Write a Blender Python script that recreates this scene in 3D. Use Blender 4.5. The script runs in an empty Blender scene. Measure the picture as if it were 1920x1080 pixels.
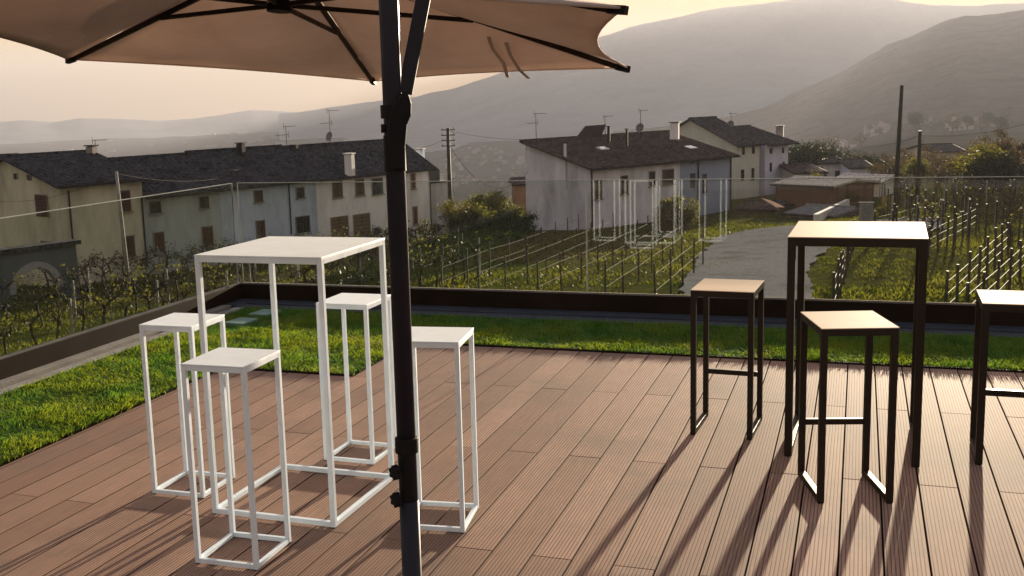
import bpy, math, random
import numpy as np
from mathutils import Vector, Matrix, noise
R = math.radians
random.seed(7); rng = np.random.default_rng(7)
scn = bpy.context.scene
COL = scn.collection

# ------------------------------------------------------------------ camera
FPX, PITCH, ROLL, CAMH = 2058.13, R(9.3692), R(-2.0224), 1.6709
CX, CY, TH = 818.59, 532.87, -0.370156
def camera_axes():
    ct, st = math.cos(TH), math.sin(TH)
    def W(x, y, z): return Vector((x*ct + y*st, -x*st + y*ct, z))
    c, s = math.cos(PITCH), math.sin(PITCH)
    fwd = W(0, c, -s); up0 = W(0, s, c); r0 = W(1, 0, 0)
    cr, sr = math.cos(ROLL), math.sin(ROLL)
    return fwd, r0*cr + up0*sr, up0*cr - r0*sr
FWD, RGT, UPV = camera_axes()
cam_d = bpy.data.cameras.new("camera"); cam = bpy.data.objects.new("camera", cam_d); COL.objects.link(cam)
M = Matrix((RGT, UPV, -FWD)).transposed().to_4x4(); M.translation = Vector((0, 0, CAMH)); cam.matrix_world = M
cam_d.sensor_width = 36; cam_d.lens = FPX/1920*36
cam_d.shift_x = (960-CX)/1920; cam_d.shift_y = -(540-CY)/1920
cam_d.clip_start = .05; cam_d.clip_end = 60000
scn.camera = cam
def ray(px, py):
    return FWD*FPX + RGT*(px-CX) - UPV*(py-CY)
def at(px, py, D):                       # point seen at pixel (px, py) at horizontal distance D
    d = ray(px, py); t = D/math.hypot(d.x, d.y); return Vector((0, 0, CAMH)) + d*t
def azpt(px, D, z=0.):                   # plan position on the bearing of a pixel column
    d = ray(px, 190); k = D/math.hypot(d.x, d.y); return Vector((d.x*k, d.y*k, z))

# ------------------------------------------------------------------ light
SUN_EL, SUN_AZ = R(6.3), R(4.76)          # azimuth from +Y towards +X
world = bpy.data.worlds.new("World"); scn.world = world; world.use_nodes = True
wn = world.node_tree.nodes; wl = world.node_tree.links
sky = wn.new("ShaderNodeTexSky"); sky.sky_type = 'NISHITA'; sky.sun_disc = False
sky.sun_elevation = SUN_EL; sky.sun_rotation = SUN_AZ; sky.altitude = 100
sky.air_density = 1.8; sky.dust_density = .4; sky.ozone_density = 1.0
bg = wn["Background"]; bg.inputs[1].default_value = 0.05
gm_ = wn.new("ShaderNodeGamma"); gm_.inputs[1].default_value = .36; wl.new(sky.outputs[0], gm_.inputs[0])
tn_ = wn.new("ShaderNodeMix"); tn_.data_type = 'RGBA'; tn_.blend_type = 'MULTIPLY'; tn_.inputs[0].default_value = 1; tn_.inputs[7].default_value = (1.09, .82, .90, 1)
hs_ = wn.new("ShaderNodeHueSaturation"); hs_.inputs['Saturation'].default_value = 2.3; wl.new(gm_.outputs[0], hs_.inputs['Color'])
wl.new(hs_.outputs[0], tn_.inputs[6]); wl.new(tn_.outputs[2], bg.inputs[0])
sl = bpy.data.lights.new("sun", 'SUN'); sun = bpy.data.objects.new("sun", sl); COL.objects.link(sun)
sl.energy = 5.0; sl.angle = R(0.75); sl.color = (1.0, .81, .60)
sdir = Vector((math.sin(SUN_AZ)*math.cos(SUN_EL), math.cos(SUN_AZ)*math.cos(SUN_EL), math.sin(SUN_EL)))
sun.rotation_euler = sdir.to_track_quat('Z', 'Y').to_euler()
scn.view_settings.view_transform = 'Standard'; scn.view_settings.look = 'None'
scn.view_settings.gamma = 1; scn.view_settings.exposure = 3.42; scn.view_settings.use_curve_mapping = False
scn.cycles.max_bounces = 12; scn.cycles.transparent_max_bounces = 24; scn.cycles.volume_bounces = 1
scn.cycles.use_denoising = True; scn.cycles.caustics_reflective = False; scn.cycles.caustics_refractive = False

# ------------------------------------------------------------------ materials
class NT:
    def __init__(s, name):
        s.m = bpy.data.materials.new(name); s.m.use_nodes = True
        s.n = s.m.node_tree.nodes; s.l = s.m.node_tree.links; s.b = s.n["Principled BSDF"]
    def add(s, t, **k):
        x = s.n.new(t)
        for a, v in k.items(): setattr(x, a, v)
        return x
    def coord(s, kind='Object', scale=(1, 1, 1), rot=(0, 0, 0)):
        c = s.add("ShaderNodeTexCoord"); mp = s.add("ShaderNodeMapping")
        mp.inputs['Scale'].default_value = scale; mp.inputs['Rotation'].default_value = rot
        s.l.new(c.outputs[kind], mp.inputs[0]); return mp.outputs[0]
    def noise(s, vec, scale, detail=5, rough=.6):
        n = s.add("ShaderNodeTexNoise"); n.inputs['Scale'].default_value = scale
        n.inputs['Detail'].default_value = detail; n.inputs['Roughness'].default_value = rough
        s.l.new(vec, n.inputs['Vector']); return n.outputs['Fac']
    def ramp(s, fac, stops):
        r = s.add("ShaderNodeValToRGB"); e = r.color_ramp.elements
        while len(e) < len(stops): e.new(.5)
        for q, (p, c) in zip(e, stops): q.position = p; q.color = (*c, 1) if len(c) == 3 else c
        s.l.new(fac, r.inputs[0]); return r.outputs[0]
    def mix(s, a, b, fac, mode='MIX'):
        x = s.add("ShaderNodeMix", data_type='RGBA', blend_type=mode)
        for i, v in ((6, a), (7, b)):
            if hasattr(v, 'links') or hasattr(v, 'is_linked'): s.l.new(v, x.inputs[i])
            else: x.inputs[i].default_value = (*v, 1)
        if isinstance(fac, (int, float)): x.inputs[0].default_value = fac
        else: s.l.new(fac, x.inputs[0])
        return x.outputs[2]
    def math(s, op, a, b=0.):
        x = s.add("ShaderNodeMath", operation=op)
        for i, v in ((0, a), (1, b)):
            if isinstance(v, (int, float)): x.inputs[i].default_value = v
            else: s.l.new(v, x.inputs[i])
        return x.outputs[0]
    def bump(s, h, strength=.3, dist=.01):
        b = s.add("ShaderNodeBump"); b.inputs['Strength'].default_value = strength; b.inputs['Distance'].default_value = dist
        s.l.new(h, b.inputs['Height']); s.l.new(b.outputs[0], s.b.inputs['Normal'])
    def col(s, c):
        if isinstance(c, tuple): s.b.inputs['Base Color'].default_value = (*c, 1)
        else: s.l.new(c, s.b.inputs['Base Color'])
    def set(s, rough=.7, metal=0., spec=None, coat=None):
        s.b.inputs['Roughness'].default_value = rough; s.b.inputs['Metallic'].default_value = metal
        if spec is not None: s.b.inputs['Specular IOR Level'].default_value = spec
        if coat is not None: s.b.inputs['Coat Weight'].default_value = coat

MATS = {}
def mat_noise(name, c1, c2, scale=2., rough=.8, bump=.0, bscale=40., metal=0., spec=.1, sc3=(1, 1, 1), coord='Object', dist=.01):
    if name in MATS: return MATS[name]
    t = NT(name); v = t.coord(coord, sc3)
    t.col(t.ramp(t.noise(v, scale), [(.3, c1), (.7, c2)])); t.set(rough, metal, spec)
    if bump: t.bump(t.noise(v, bscale), bump, dist)
    MATS[name] = t.m; return t.m
def sc(c, k): return tuple(min(1, x*k) for x in c)

def m_deck():
    t = NT("composite_decking"); v = t.coord()
    at_ = t.add("ShaderNodeAttribute", attribute_name="tone", attribute_type='GEOMETRY')
    base = t.ramp(at_.outputs['Fac'], [(0., (.255, .160, .122)), (.5, (.315, .200, .150)), (1., (.385, .248, .190))])
    grain = t.noise(t.coord(scale=(40, 1.5, 1)), 3, 6, .7)
    c = t.mix(base, t.ramp(grain, [(.25, (.72, .72, .72)), (.75, (1.25, 1.22, 1.2))]), 1., 'MULTIPLY')
    dirt = t.noise(v, 1.1, 9, .72)
    c = t.mix(c, (.16, .13, .11), t.ramp(dirt, [(.46, (0, 0, 0)), (.68, (.7, .7, .7))]))
    # grooves: eleven to a board, running along it
    sx = t.add("ShaderNodeSeparateXYZ"); t.l.new(v, sx.inputs[0])
    g = t.math('SINE', t.math('MULTIPLY', t.math('ADD', sx.outputs[0], 2.3183), 2*math.pi*11/.15227))
    g01 = t.math('ADD', t.math('MULTIPLY', g, .5), .5)
    gm = t.add("ShaderNodeMapRange"); gm.inputs[1].default_value = .0; gm.inputs[2].default_value = .28
    t.l.new(g01, gm.inputs[0])
    c = t.mix(sc((.11, .07, .055), 1), c, gm.outputs[0])
    t.col(c); t.set(.76, spec=.035)
    h = t.math('ADD', t.math('MULTIPLY', gm.outputs[0], 1.), t.math('MULTIPLY', grain, .35))
    t.bump(h, .4, .0014)
    return t.m
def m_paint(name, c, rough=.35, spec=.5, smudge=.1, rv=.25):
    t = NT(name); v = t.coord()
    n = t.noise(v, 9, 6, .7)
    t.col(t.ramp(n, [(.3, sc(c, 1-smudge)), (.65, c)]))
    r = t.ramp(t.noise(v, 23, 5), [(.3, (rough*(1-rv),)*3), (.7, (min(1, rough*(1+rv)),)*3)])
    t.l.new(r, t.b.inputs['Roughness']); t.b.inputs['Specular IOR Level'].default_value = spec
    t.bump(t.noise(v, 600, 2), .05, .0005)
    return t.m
def m_leaf(name, c1, c2, trans=.45, rough=.6, patch=False, tc=(1.3, 1.25, .5)):
    t = NT(name)
    g = t.add("ShaderNodeObjectInfo"); n = t.noise(t.coord(), 1.3, 4)
    a = t.add("ShaderNodeAttribute", attribute_name="tone", attribute_type='GEOMETRY')
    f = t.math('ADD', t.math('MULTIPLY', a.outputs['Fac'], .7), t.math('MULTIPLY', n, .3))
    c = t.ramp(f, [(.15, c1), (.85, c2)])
    if patch:
        pn = t.noise(t.coord(), 2.1, 5, .6)
        c = t.mix(c, (.13, .20, .035), t.ramp(pn, [(.38, (0, 0, 0)), (.7, (.7, .7, .7))]))
    t.col(c); t.set(rough, spec=.04)
    tr = t.add("ShaderNodeBsdfTranslucent"); t.l.new(t.mix(c, tc, 1., 'MULTIPLY'), tr.inputs[0])
    mx = t.add("ShaderNodeMixShader"); mx.inputs[0].default_value = trans
    t.l.new(t.b.outputs[0], mx.inputs[1]); t.l.new(tr.outputs[0], mx.inputs[2])
    t.l.new(mx.outputs[0], t.n["Material Output"].inputs[0]); return t.m
def m_canopy():
    t = NT("canopy_fabric"); v = t.coord()
    n = t.noise(v, 1.6, 5, .6)
    c = t.ramp(n, [(.3, (.40, .34, .30)), (.7, (.50, .43, .385))]); t.col(c); t.set(.9, spec=.1)
    w = t.noise(t.coord(scale=(1, 3.5, 1), rot=(0, 0, .5)), 2.6, 5, .65); t.bump(w, .85, .04)
    tr = t.add("ShaderNodeBsdfTranslucent"); t.l.new(t.mix(c, (.98, .90, .86), 1., 'MULTIPLY'), tr.inputs[0])
    mx = t.add("ShaderNodeMixShader"); mx.inputs[0].default_value = .38
    t.l.new(t.b.outputs[0], mx.inputs[1]); t.l.new(tr.outputs[0], mx.inputs[2])
    t.l.new(mx.outputs[0], t.n["Material Output"].inputs[0]); return t.m
def m_glass():
    t = NT("clear_glass")
    lw = t.add("ShaderNodeLayerWeight"); lw.inputs[0].default_value = .5
    p = t.math('POWER', lw.outputs['Facing'], 4.5)
    f = t.math('ADD', t.math('MULTIPLY', p, .9), .022)
    n = t.noise(t.coord(), 2.5, 6, .7)
    tc = t.ramp(n, [(.3, (.90, .92, .90)), (.7, (.94, .955, .945))])
    a = t.add("ShaderNodeBsdfTransparent"); t.l.new(tc, a.inputs[0])
    g = t.add("ShaderNodeBsdfGlossy"); g.inputs['Roughness'].default_value = .005; g.inputs[0].default_value = (1, 1, 1, 1)
    mx = t.add("ShaderNodeMixShader"); t.l.new(f, mx.inputs[0]); t.l.new(a.outputs[0], mx.inputs[1]); t.l.new(g.outputs[0], mx.inputs[2])
    t.l.new(mx.outputs[0], t.n["Material Output"].inputs[0]); return t.m
def m_rooftile(name, c1, c2, ang):
    t = NT(name); v = t.coord(rot=(0, 0, ang))
    w = t.add("ShaderNodeTexWave", wave_type='BANDS', bands_direction='X'); w.inputs['Scale'].default_value = 1.25
    w.inputs['Distortion'].default_value = .6; t.l.new(v, w.inputs[0])
    vo = t.add("ShaderNodeTexVoronoi"); vo.inputs['Scale'].default_value = 3.2
    t.l.new(t.coord(rot=(0, 0, ang), scale=(1.2, .8, 1)), vo.inputs[0])
    hs = t.add("ShaderNodeSeparateColor"); t.l.new(vo.outputs['Color'], hs.inputs[0])
    f = t.math('ADD', t.math('MULTIPLY', hs.outputs[0], .6), t.math('MULTIPLY', t.noise(v, .7, 6), .4))
    t.col(t.ramp(f, [(.2, c1), (.8, c2)])); t.set(.8, spec=.06)
    t.bump(t.math('ADD', w.outputs[1], t.math('MULTIPLY', hs.outputs[1], .7)), .8, .08); return t.m
def m_plaster(name, c, stain=.45):
    t = NT(name); v = t.coord()
    n = t.noise(t.coord(scale=(1, 1, .35)), .55, 7, .65); n2 = t.noise(v, 4, 6, .7)
    b = t.ramp(n, [(.3, sc(c, 1-stain)), (.6, c)])
    c2 = t.mix(b, sc(c, .6), t.ramp(n2, [(.55, (0, 0, 0)), (.8, (.5, .5, .5))]))
    t.col(c2); t.set(.92, spec=.03); t.bump(n2, .3, .03); return t.m
def m_ground():
    t = NT("meadow_soil"); v = t.coord()
    big = t.noise(v, .06, 6, .65); fine = t.noise(v, 1.6, 7, .75)
    g = t.ramp(fine, [(.25, (.018, .022, .006)), (.5, (.045, .052, .012)), (.75, (.085, .085, .02))])
    s_ = t.ramp(fine, [(.3, (.04, .033, .022)), (.7, (.09, .072, .045))])
    c = t.mix(g, s_, t.ramp(big, [(.5, (0, 0, 0)), (.66, (.7, .7, .7))]))
    ln = t.add("ShaderNodeVectorMath", operation='LENGTH'); t.l.new(v, ln.inputs[0])
    mr = t.add("ShaderNodeMapRange"); mr.inputs[1].default_value = 100; mr.inputs[2].default_value = 170; t.l.new(ln.outputs['Value'], mr.inputs[0])
    wood_ = t.ramp(t.noise(v, .02, 8, .7), [(.35, (.012, .013, .008)), (.65, (.04, .034, .022))])
    c = t.mix(c, wood_, mr.outputs[0])
    t.col(c); t.set(.95, spec=0.); t.bump(fine, .9, .12); return t.m
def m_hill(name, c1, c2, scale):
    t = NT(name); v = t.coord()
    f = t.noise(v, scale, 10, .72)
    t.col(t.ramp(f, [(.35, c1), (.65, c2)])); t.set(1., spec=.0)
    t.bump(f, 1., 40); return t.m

DECK = m_deck()
WHITE = m_paint("white_powder_coat", (.68, .77, .86), .4, .3)
BLACK = m_paint("dark_brown_powder_coat", (.024, .017, .013), .5, .12)
TOPGLARE = m_paint("glare_coloured_plate", (.52, .42, .31), .64, .002, .05, .02)  # pale base colour stands in for sky glare on dark glossy tops
ALU = mat_noise("anodised_bronze", (.012, .0075, .005), (.020, .012, .008), 3, .7, spec=.03)
ALUL = mat_noise("pale_aluminium", (.13, .125, .12), (.20, .195, .19), 6, .6, spec=0.)
STONE = mat_noise("grey_stone_slab", (.17, .155, .145), (.25, .235, .22), 5, .8, .3, 60)
SLATE = mat_noise("grey_blue_membrane", (.024, .030, .042), (.042, .048, .062), 4, .75, .2, 50)
DARK = mat_noise("dark_void", (.012, .011, .011), (.02, .018, .017), 4, .9)
POLE = m_paint("charcoal_aluminium", (.019, .019, .027), .5, .14)
PLAST = mat_noise("black_plastic", (.007, .007, .008), (.012, .012, .014), 8, .6)
CANOPY = m_canopy(); GLASS = m_glass()
GEDGE = mat_noise("polished_glass_edge", (.26, .28, .26), (.40, .42, .38), 5, .5, spec=0.)
TILEGREEN = mat_noise("green_grey_stone", (.10, .17, .15), (.16, .25, .22), 9, .7)

# ------------------------------------------------------------------ mesh helpers
class MB:
    def __init__(s): s.v = []; s.f = []; s.a = None
    def add(s, vs, fs):
        o = len(s.v); s.v += [Vector(x) for x in vs]; s.f += [tuple(i+o for i in q) for q in fs]; return s
    def hexa(s, p):                      # 8 points: bottom 4 ccw, top 4 ccw
        return s.add(p, [(3, 2, 1, 0), (4, 5, 6, 7), (0, 1, 5, 4), (1, 2, 6, 5), (2, 3, 7, 6), (3, 0, 4, 7)])
    def box(s, x0, x1, y0, y1, z0, z1):
        return s.hexa([(x0, y0, z0), (x1, y0, z0), (x1, y1, z0), (x0, y1, z0), (x0, y0, z1), (x1, y0, z1), (x1, y1, z1), (x0, y1, z1)])
    def obox(s, o, a, b, la, lb, h):     # corner o, unit dirs a,b
        o = Vector(o); A = a*la; B = b*lb; H = Vector((0, 0, h))
        return s.hexa([o, o+A, o+A+B, o+B, o+H, o+A+H, o+A+B+H, o+B+H])
    def prism(s, prof, ext):             # planar polygon (list of Vector) extruded by ext
        n = len(prof); a = [Vector(p) for p in prof]; b = [p+ext for p in a]
        return s.add(a+b, [tuple(range(n-1, -1, -1)), tuple(range(n, 2*n))] + [(i, (i+1) % n, n+(i+1) % n, n+i) for i in range(n)])
    def tube(s, p, q, r1, r2=None, n=10, caps=True):
        p = Vector(p); q = Vector(q); r2 = r1 if r2 is None else r2
        d = (q-p).normalized(); x = d.orthogonal().normalized(); y = d.cross(x)
        vs = []
        for c, r in ((p, r1), (q, r2)):
            for i in range(n):
                a = 2*math.pi*i/n; vs.append(c + x*(r*math.cos(a)) + y*(r*math.sin(a)))
        fs = [(i, (i+1) % n, n+(i+1) % n, n+i) for i in range(n)]
        if caps: fs += [tuple(range(n-1, -1, -1)), tuple(range(n, 2*n))]
        return s.add(vs, fs)
    def path(s, pts, rad, n=8):
        for i in range(len(pts)-1):
            a = rad[i] if isinstance(rad, (list, tuple)) else rad; b = rad[i+1] if isinstance(rad, (list, tuple)) else rad
            s.tube(pts[i], pts[i+1], a, b, n)
        return s
    def bar(s, p, q, w, h, up=Vector((0, 0, 1))):   # rectangular bar
        p = Vector(p); q = Vector(q); d = (q-p).normalized(); x = d.cross(up)
        x = x.normalized() if x.length > 1e-4 else Vector((1, 0, 0)); y = x.cross(d)
        X = x*(w/2); Y = y*(h/2)
        return s.hexa([p-X-Y, p+X-Y, p+X+Y, p-X+Y, q-X-Y, q+X-Y, q+X+Y, q-X+Y])
    def build(s, name, mat, parent=None, org=None, bevel=0, smooth=False, attr=None, loc=None):
        me = bpy.data.meshes.new(name)
        o3 = Vector(org) if org is not None else Vector((0, 0, 0))
        me.from_pydata([tuple(v-o3) for v in s.v], [], s.f); me.update()
        if attr is not None:
            at_ = me.attributes.new("tone", 'FLOAT', 'FACE'); at_.data.foreach_set("value", np.array(attr, dtype=np.float32))
        me.materials.append(mat)
        if smooth:
            me.shade_smooth()
            for pg in me.polygons:
                if len(pg.vertices) > 4: pg.use_smooth = False
        o = bpy.data.objects.new(name, me); COL.objects.link(o)
        if parent is not None: o.parent = parent
        elif org is not None: o.location = o3
        if loc is not None: o.location = loc
        if bevel:
            b = o.modifiers.new("bevel", 'BEVEL'); b.width = bevel; b.segments = 2; b.limit_method = 'ANGLE'
        return o
def tag(o, label, cat=None, group=None, kind=None):
    if label: o['label'] = label
    if cat: o['category'] = cat
    if group: o['group'] = group
    if kind: o['kind'] = kind
    return o
def thing(name, label, cat, loc, group=None, rz=0):
    o = bpy.data.objects.new(name, None); COL.objects.link(o); o.location = loc; o.rotation_euler.z = rz
    o.empty_display_size = .3
    return tag(o, label, cat, group)
def copy_thing(o, loc, rz=0, label=None, scale=None, group=None):
    r = o.copy(); COL.objects.link(r); r.location = loc; r.rotation_euler.z = rz
    if scale is not None: r.scale = scale
    if label: r['label'] = label
    if group: r['group'] = group
    for ch in list(o.children):
        c = ch.copy(); COL.objects.link(c); c.parent = r
        for g in list(ch.children):
            d = g.copy(); COL.objects.link(d); d.parent = c
    return r
def struct(mb, name, mat, **k):
    o = mb.build(name, mat, **k); o['kind'] = 'structure'; return o

# ------------------------------------------------------------------ terrain
def fbm(x, y, s, o=5): return noise.fractal(Vector((x*s, y*s, 3.7)), 1., 2., o)
def smooth(a, b, x):
    t = min(1, max(0, (x-a)/(b-a))); return t*t*(3-2*t)
CAMAZ = math.atan2(FWD.x, FWD.y)
def pcol(x, y):                                          # pixel column of a bearing
    a = math.atan2(x, y) - CAMAZ
    a = (a+math.pi) % (2*math.pi) - math.pi
    return CX + FPX*math.tan(max(-1.3, min(1.3, a)))
def zg(x, y):
    r = math.hypot(x, y)
    z = -3.75 + .062*max(-90, min(60, x)) - .042*max(-30, min(95, y))
    z -= 9*smooth(104, 210, r)
    if r > 95:
        p = pcol(x, y); right = smooth(1250, 1750, p)
        t = smooth(95, 1100, r)
        z = z*(1-t) + t*(-95 + right*60)
        z += fbm(x, y, .004)*7*smooth(120, 500, r)
    return z + fbm(x, y, .09, 3)*.12
def polar(name, mat, rs, azs, zf, **k):
    mb = MB(); nr, na = len(rs), len(azs)
    for r in rs:
        for a in azs:
            x, y = r*math.sin(a), r*math.cos(a); mb.v.append(Vector((x, y, zf(x, y))))
    for i in range(nr-1):
        for j in range(na-1):
            mb.f.append((i*na+j, i*na+j+1, (i+1)*na+j+1, (i+1)*na+j))
    return struct(mb, name, mat, smooth=True)
GROUND = m_ground()
azs = [CAMAZ + R(a) for a in list(range(-180, -36, 6)) + [x*.5 for x in range(-72, 77)] + list(range(42, 181, 6))]
rs = [7.5] + [12*(1.055**i) for i in range(0, 88)] + [1500, 1900, 2500, 3500, 4500, 5500, 6400]
polar("ground", GROUND, rs, azs, zg)

def ridge(name, mat, sil, D, depth_front, depth_back, zbase, rough, seed):
    """a mountain whose crest stands at distance D; it falls to the valley on both sides"""
    px = [p for p, _ in sil]; zz = [at(p, y, D).z for p, y in sil]
    def crest(p): return float(np.interp(p, px, zz))
    cols = np.linspace(px[0], px[-1], 420); ts = np.linspace(0, 1, 34); mb = MB()
    for side in (0,):
        for ti, t in enumerate(list(ts) + list(1+np.linspace(.12, 1, 8))):
            for p in cols:
                c = crest(p)
                if t <= 1:
                    d = D - depth_front*(1-t); h = zbase + (c-zbase)*(t**1.25)
                else:
                    d = D + depth_back*(t-1); h = zbase + (c-zbase)*max(0, 1-(t-1))**.8
                v = azpt(p, d)
                w = math.sin(math.pi*min(1, t)) if t < 1 else .0
                n = fbm(v.x+seed, v.y, 2.2/D, 7)
                h += (w*.30 + .012)*n*(c-zbase) * rough + (D*.0016)*rough*fbm(v.x, v.y, 30./D, 4)*(t > .15)
                mb.v.append(Vector((v.x, v.y, h)))
    na = len(cols); nr = len(ts)+8
    for i in range(nr-1):
        for j in range(na-1): mb.f.append((i*na+j, i*na+j+1, (i+1)*na+j+1, (i+1)*na+j))
    return struct(mb, name, mat, smooth=True)
HILL = m_hill("hazed_wooded_slope", (.06, .052, .038), (.14, .115, .085), .03)  # woodland brown, lifted paler so the colour carries some haze
MOUNT = m_hill("hazed_slope", (.20, .225, .235), (.30, .32, .33), .004)  # base colour made pale and bluish: extra haze painted into the slopes
ridge("hill", HILL, [(1150, 262), (1250, 246), (1330, 230), (1400, 211), (1440, 198), (1480, 180), (1520, 160), (1570, 138), (1620, 110), (1660, 84), (1720, 60), (1775, 38), (1800, 29), (1860, 27), (1920, 14), (2060, -25), (2400, -60), (2700, 40)], 2000, 1250, 1000, -70, 1.0, 11)
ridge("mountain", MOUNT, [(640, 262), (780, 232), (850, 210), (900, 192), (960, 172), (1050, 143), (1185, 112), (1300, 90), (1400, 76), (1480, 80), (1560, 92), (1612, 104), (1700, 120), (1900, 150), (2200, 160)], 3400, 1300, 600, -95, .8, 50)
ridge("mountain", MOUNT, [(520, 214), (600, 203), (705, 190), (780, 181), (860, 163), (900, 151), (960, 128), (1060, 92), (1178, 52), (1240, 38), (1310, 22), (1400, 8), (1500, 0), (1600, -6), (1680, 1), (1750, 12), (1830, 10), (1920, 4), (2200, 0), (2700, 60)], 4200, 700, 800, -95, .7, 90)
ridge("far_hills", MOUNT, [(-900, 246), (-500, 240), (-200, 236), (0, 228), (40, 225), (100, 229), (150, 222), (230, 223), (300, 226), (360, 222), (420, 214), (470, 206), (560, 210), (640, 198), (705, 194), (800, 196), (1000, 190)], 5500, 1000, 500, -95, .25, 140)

# haze: one closed box of even air round everything
hz = MB().box(-6700, 6700, -6700, 6700, -140, 385)
hm = bpy.data.materials.new("hazy_air"); hm.use_nodes = True; hn = hm.node_tree.nodes; hn.remove(hn["Principled BSDF"])
pv = hn.new("ShaderNodeVolumePrincipled"); pv.inputs['Density'].default_value = 2.7e-4
pv.inputs['Color'].default_value = (.222, .235, .272, 1); pv.inputs['Anisotropy'].default_value = .22
hm.node_tree.links.new(pv.outputs[0], hn["Material Output"].inputs['Volume'])
ho = hz.build("haze", hm); ho['kind'] = 'stuff'; ho['label'] = "pale evening haze filling the valley"

# ------------------------------------------------------------------ terrace
OFF, BW, J0, JS, VB = -2.3183, .15227, 6.0446, 1.16506, 7.021
LL, LS, LB = -3.865, -2.935, 6.04        # lawn left edge, lawn step, lawn corner front
mb = MB(); tone = []
gap = .0033
for k in range(-11, 46):
    u0, u1 = OFF+k*BW+gap, OFF+(k+1)*BW-gap
    if u0 < LL: u0 = LL
    if u1-u0 < .02: continue
    top = VB if (u0+u1)/2 > LS else LB
    cuts = [top]
    j = J0 if k % 2 == 0 else J0-JS
    while j > -3:
        if j < top-.06: cuts.append(j)
        j -= 2*JS
    cuts.append(-3)
    for a, b in zip(cuts, cuts[1:]):
        e = random.uniform(-.0006, .0006)
        mb.box(u0, u1, b+.0022, a-.0022, -.022, 0+e); tone += [random.random()]*6
deck = struct(mb, "deck", DECK, attr=tone, bevel=.0015)
struct(MB().box(LL, 4.65, -3, VB, -.09, -.03), "deck_substructure", DARK)
struct(MB().box(LL-.012, LL, -3, LB+.012, -.05, .012).box(LL, LS, LB, LB+.012, -.05, .012).box(LS-.012, LS, LB+.012, VB+.012, -.05, .012).box(LS, 4.65, VB, VB+.012, -.05, .012), "deck_edging", ALU)
# building below the terrace
struct(MB().box(-5.30, 6, -6, 8.55, -5.2, -.10), "terrace_slab", mat_noise("rendered_wall", (.4, .38, .35), (.5, .48, .45), 1.5))
GU, GV = -5.12, 8.385                    # inner faces of the parapet
lawn_base = MB()
for (x0, x1, y0, y1) in ((-4.84, LL-.012, -3, 7.97), (LL-.012, LS-.012, LB+.012, 7.97), (LS-.012, 5, VB+.012, 7.97)):
    lawn_base.box(x0, x1, y0, y1, -.09, .004)
struct(lawn_base, "lawn_base", mat_noise("turf_backing", (.012, .028, .006), (.025, .05, .012), 30, .9))
struct(MB().box(-4.95, -4.84, -3, 7.97, -.09, .012), "stone_kerb", STONE)
struct(MB().box(-5.03, -4.95, -3, 8.05, -.09, -.035), "drain_channel", DARK)
struct(MB().box(GU, -5.03, -3, 8.05, -.09, .012), "stone_kerb", STONE)
struct(MB().box(-4.95, 5, 7.97, 8.13, -.09, .010).box(-4.95, 5, 8.20, 8.385, -.09, .006).box(-5.12, -4.95, 8.05, 8.385, -.09, .008), "gutter", SLATE)
struct(MB().box(-4.95, 5, 8.13, 8.20, -.09, -.03), "drain_channel", DARK)
# turf blades
def turf(name, rects, dens, label):
    V = []; F = []; T = []
    for (x0, x1, y0, y1) in rects:
        n = int((x1-x0)*(y1-y0)*dens)
        xs = rng.uniform(x0-.004, x1+.004, n); ys = rng.uniform(y0-.006, y1, n)
        for x, y in zip(xs, ys):
            c = fbm(x, y, 3.0, 3); c2 = fbm(x+9, y*1.7, 9, 2)
            h = .026 + .013*c + rng.uniform(-.006, .008)
            lean = .024; lx = (c*1.3 + rng.normal(0, .6))*lean; ly = (c2*1.6 + rng.normal(0, .6))*lean - .004
            a = rng.uniform(0, math.pi); w = .0022; wx, wy = math.cos(a)*w, math.sin(a)*w
            i = len(V)
            V += [(x-wx, y-wy, .003), (x+wx, y+wy, .003), (x+lx*.5+wx*.8, y+ly*.5+wy*.8, .003+h*.65), (x+lx*.5-wx*.8, y+ly*.5-wy*.8, .003+h*.65), (x+lx*1.3, y+ly*1.3, .003+h)]
            F += [(i, i+1, i+2, i+3), (i+3, i+2, i+4)]; t_ = min(1, max(0, .5+.5*c2+rng.normal(0, .22))); T += [t_, t_]
    me = bpy.data.meshes.new(name); me.from_pydata(V, [], F); me.update()
    a_ = me.attributes.new("tone", 'FLOAT', 'FACE'); a_.data.foreach_set("value", np.array(T, dtype=np.float32))
    me.materials.append(m_leaf("turf_blades", (.010, .085, .026), (.085, .22, .05), .5, .6, True, (2.6, 1.5, .4)))
    o = bpy.data.objects.new(name, me); COL.objects.link(o); o['kind'] = 'stuff'; o['label'] = label; return o
turf("grass", [(-4.84, LL, 3.4, 7.97), (LL, LS, LB+.01, 7.97), (LS, 1.5, VB+.01, 7.97)], 9000, "short bright green artificial turf in a strip around the deck")
mb = MB()
for i, (cx_, cy_) in enumerate(((-4.53, 7.38), (-4.52, 7.74))):
    o = MB().box(-.09, .09, -.11, .11, 0, .028).build("paving_slab", TILEGREEN, bevel=.004, loc=(cx_, cy_, .004))
    o.rotation_euler.z = R(-4)
    tag(o, ["green grey stepping slab in the turf corner, nearer to the deck", "green grey stepping slab in the turf corner, closer to the glass"][i], "paving slab", "stepping slabs in the turf corner")

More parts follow.
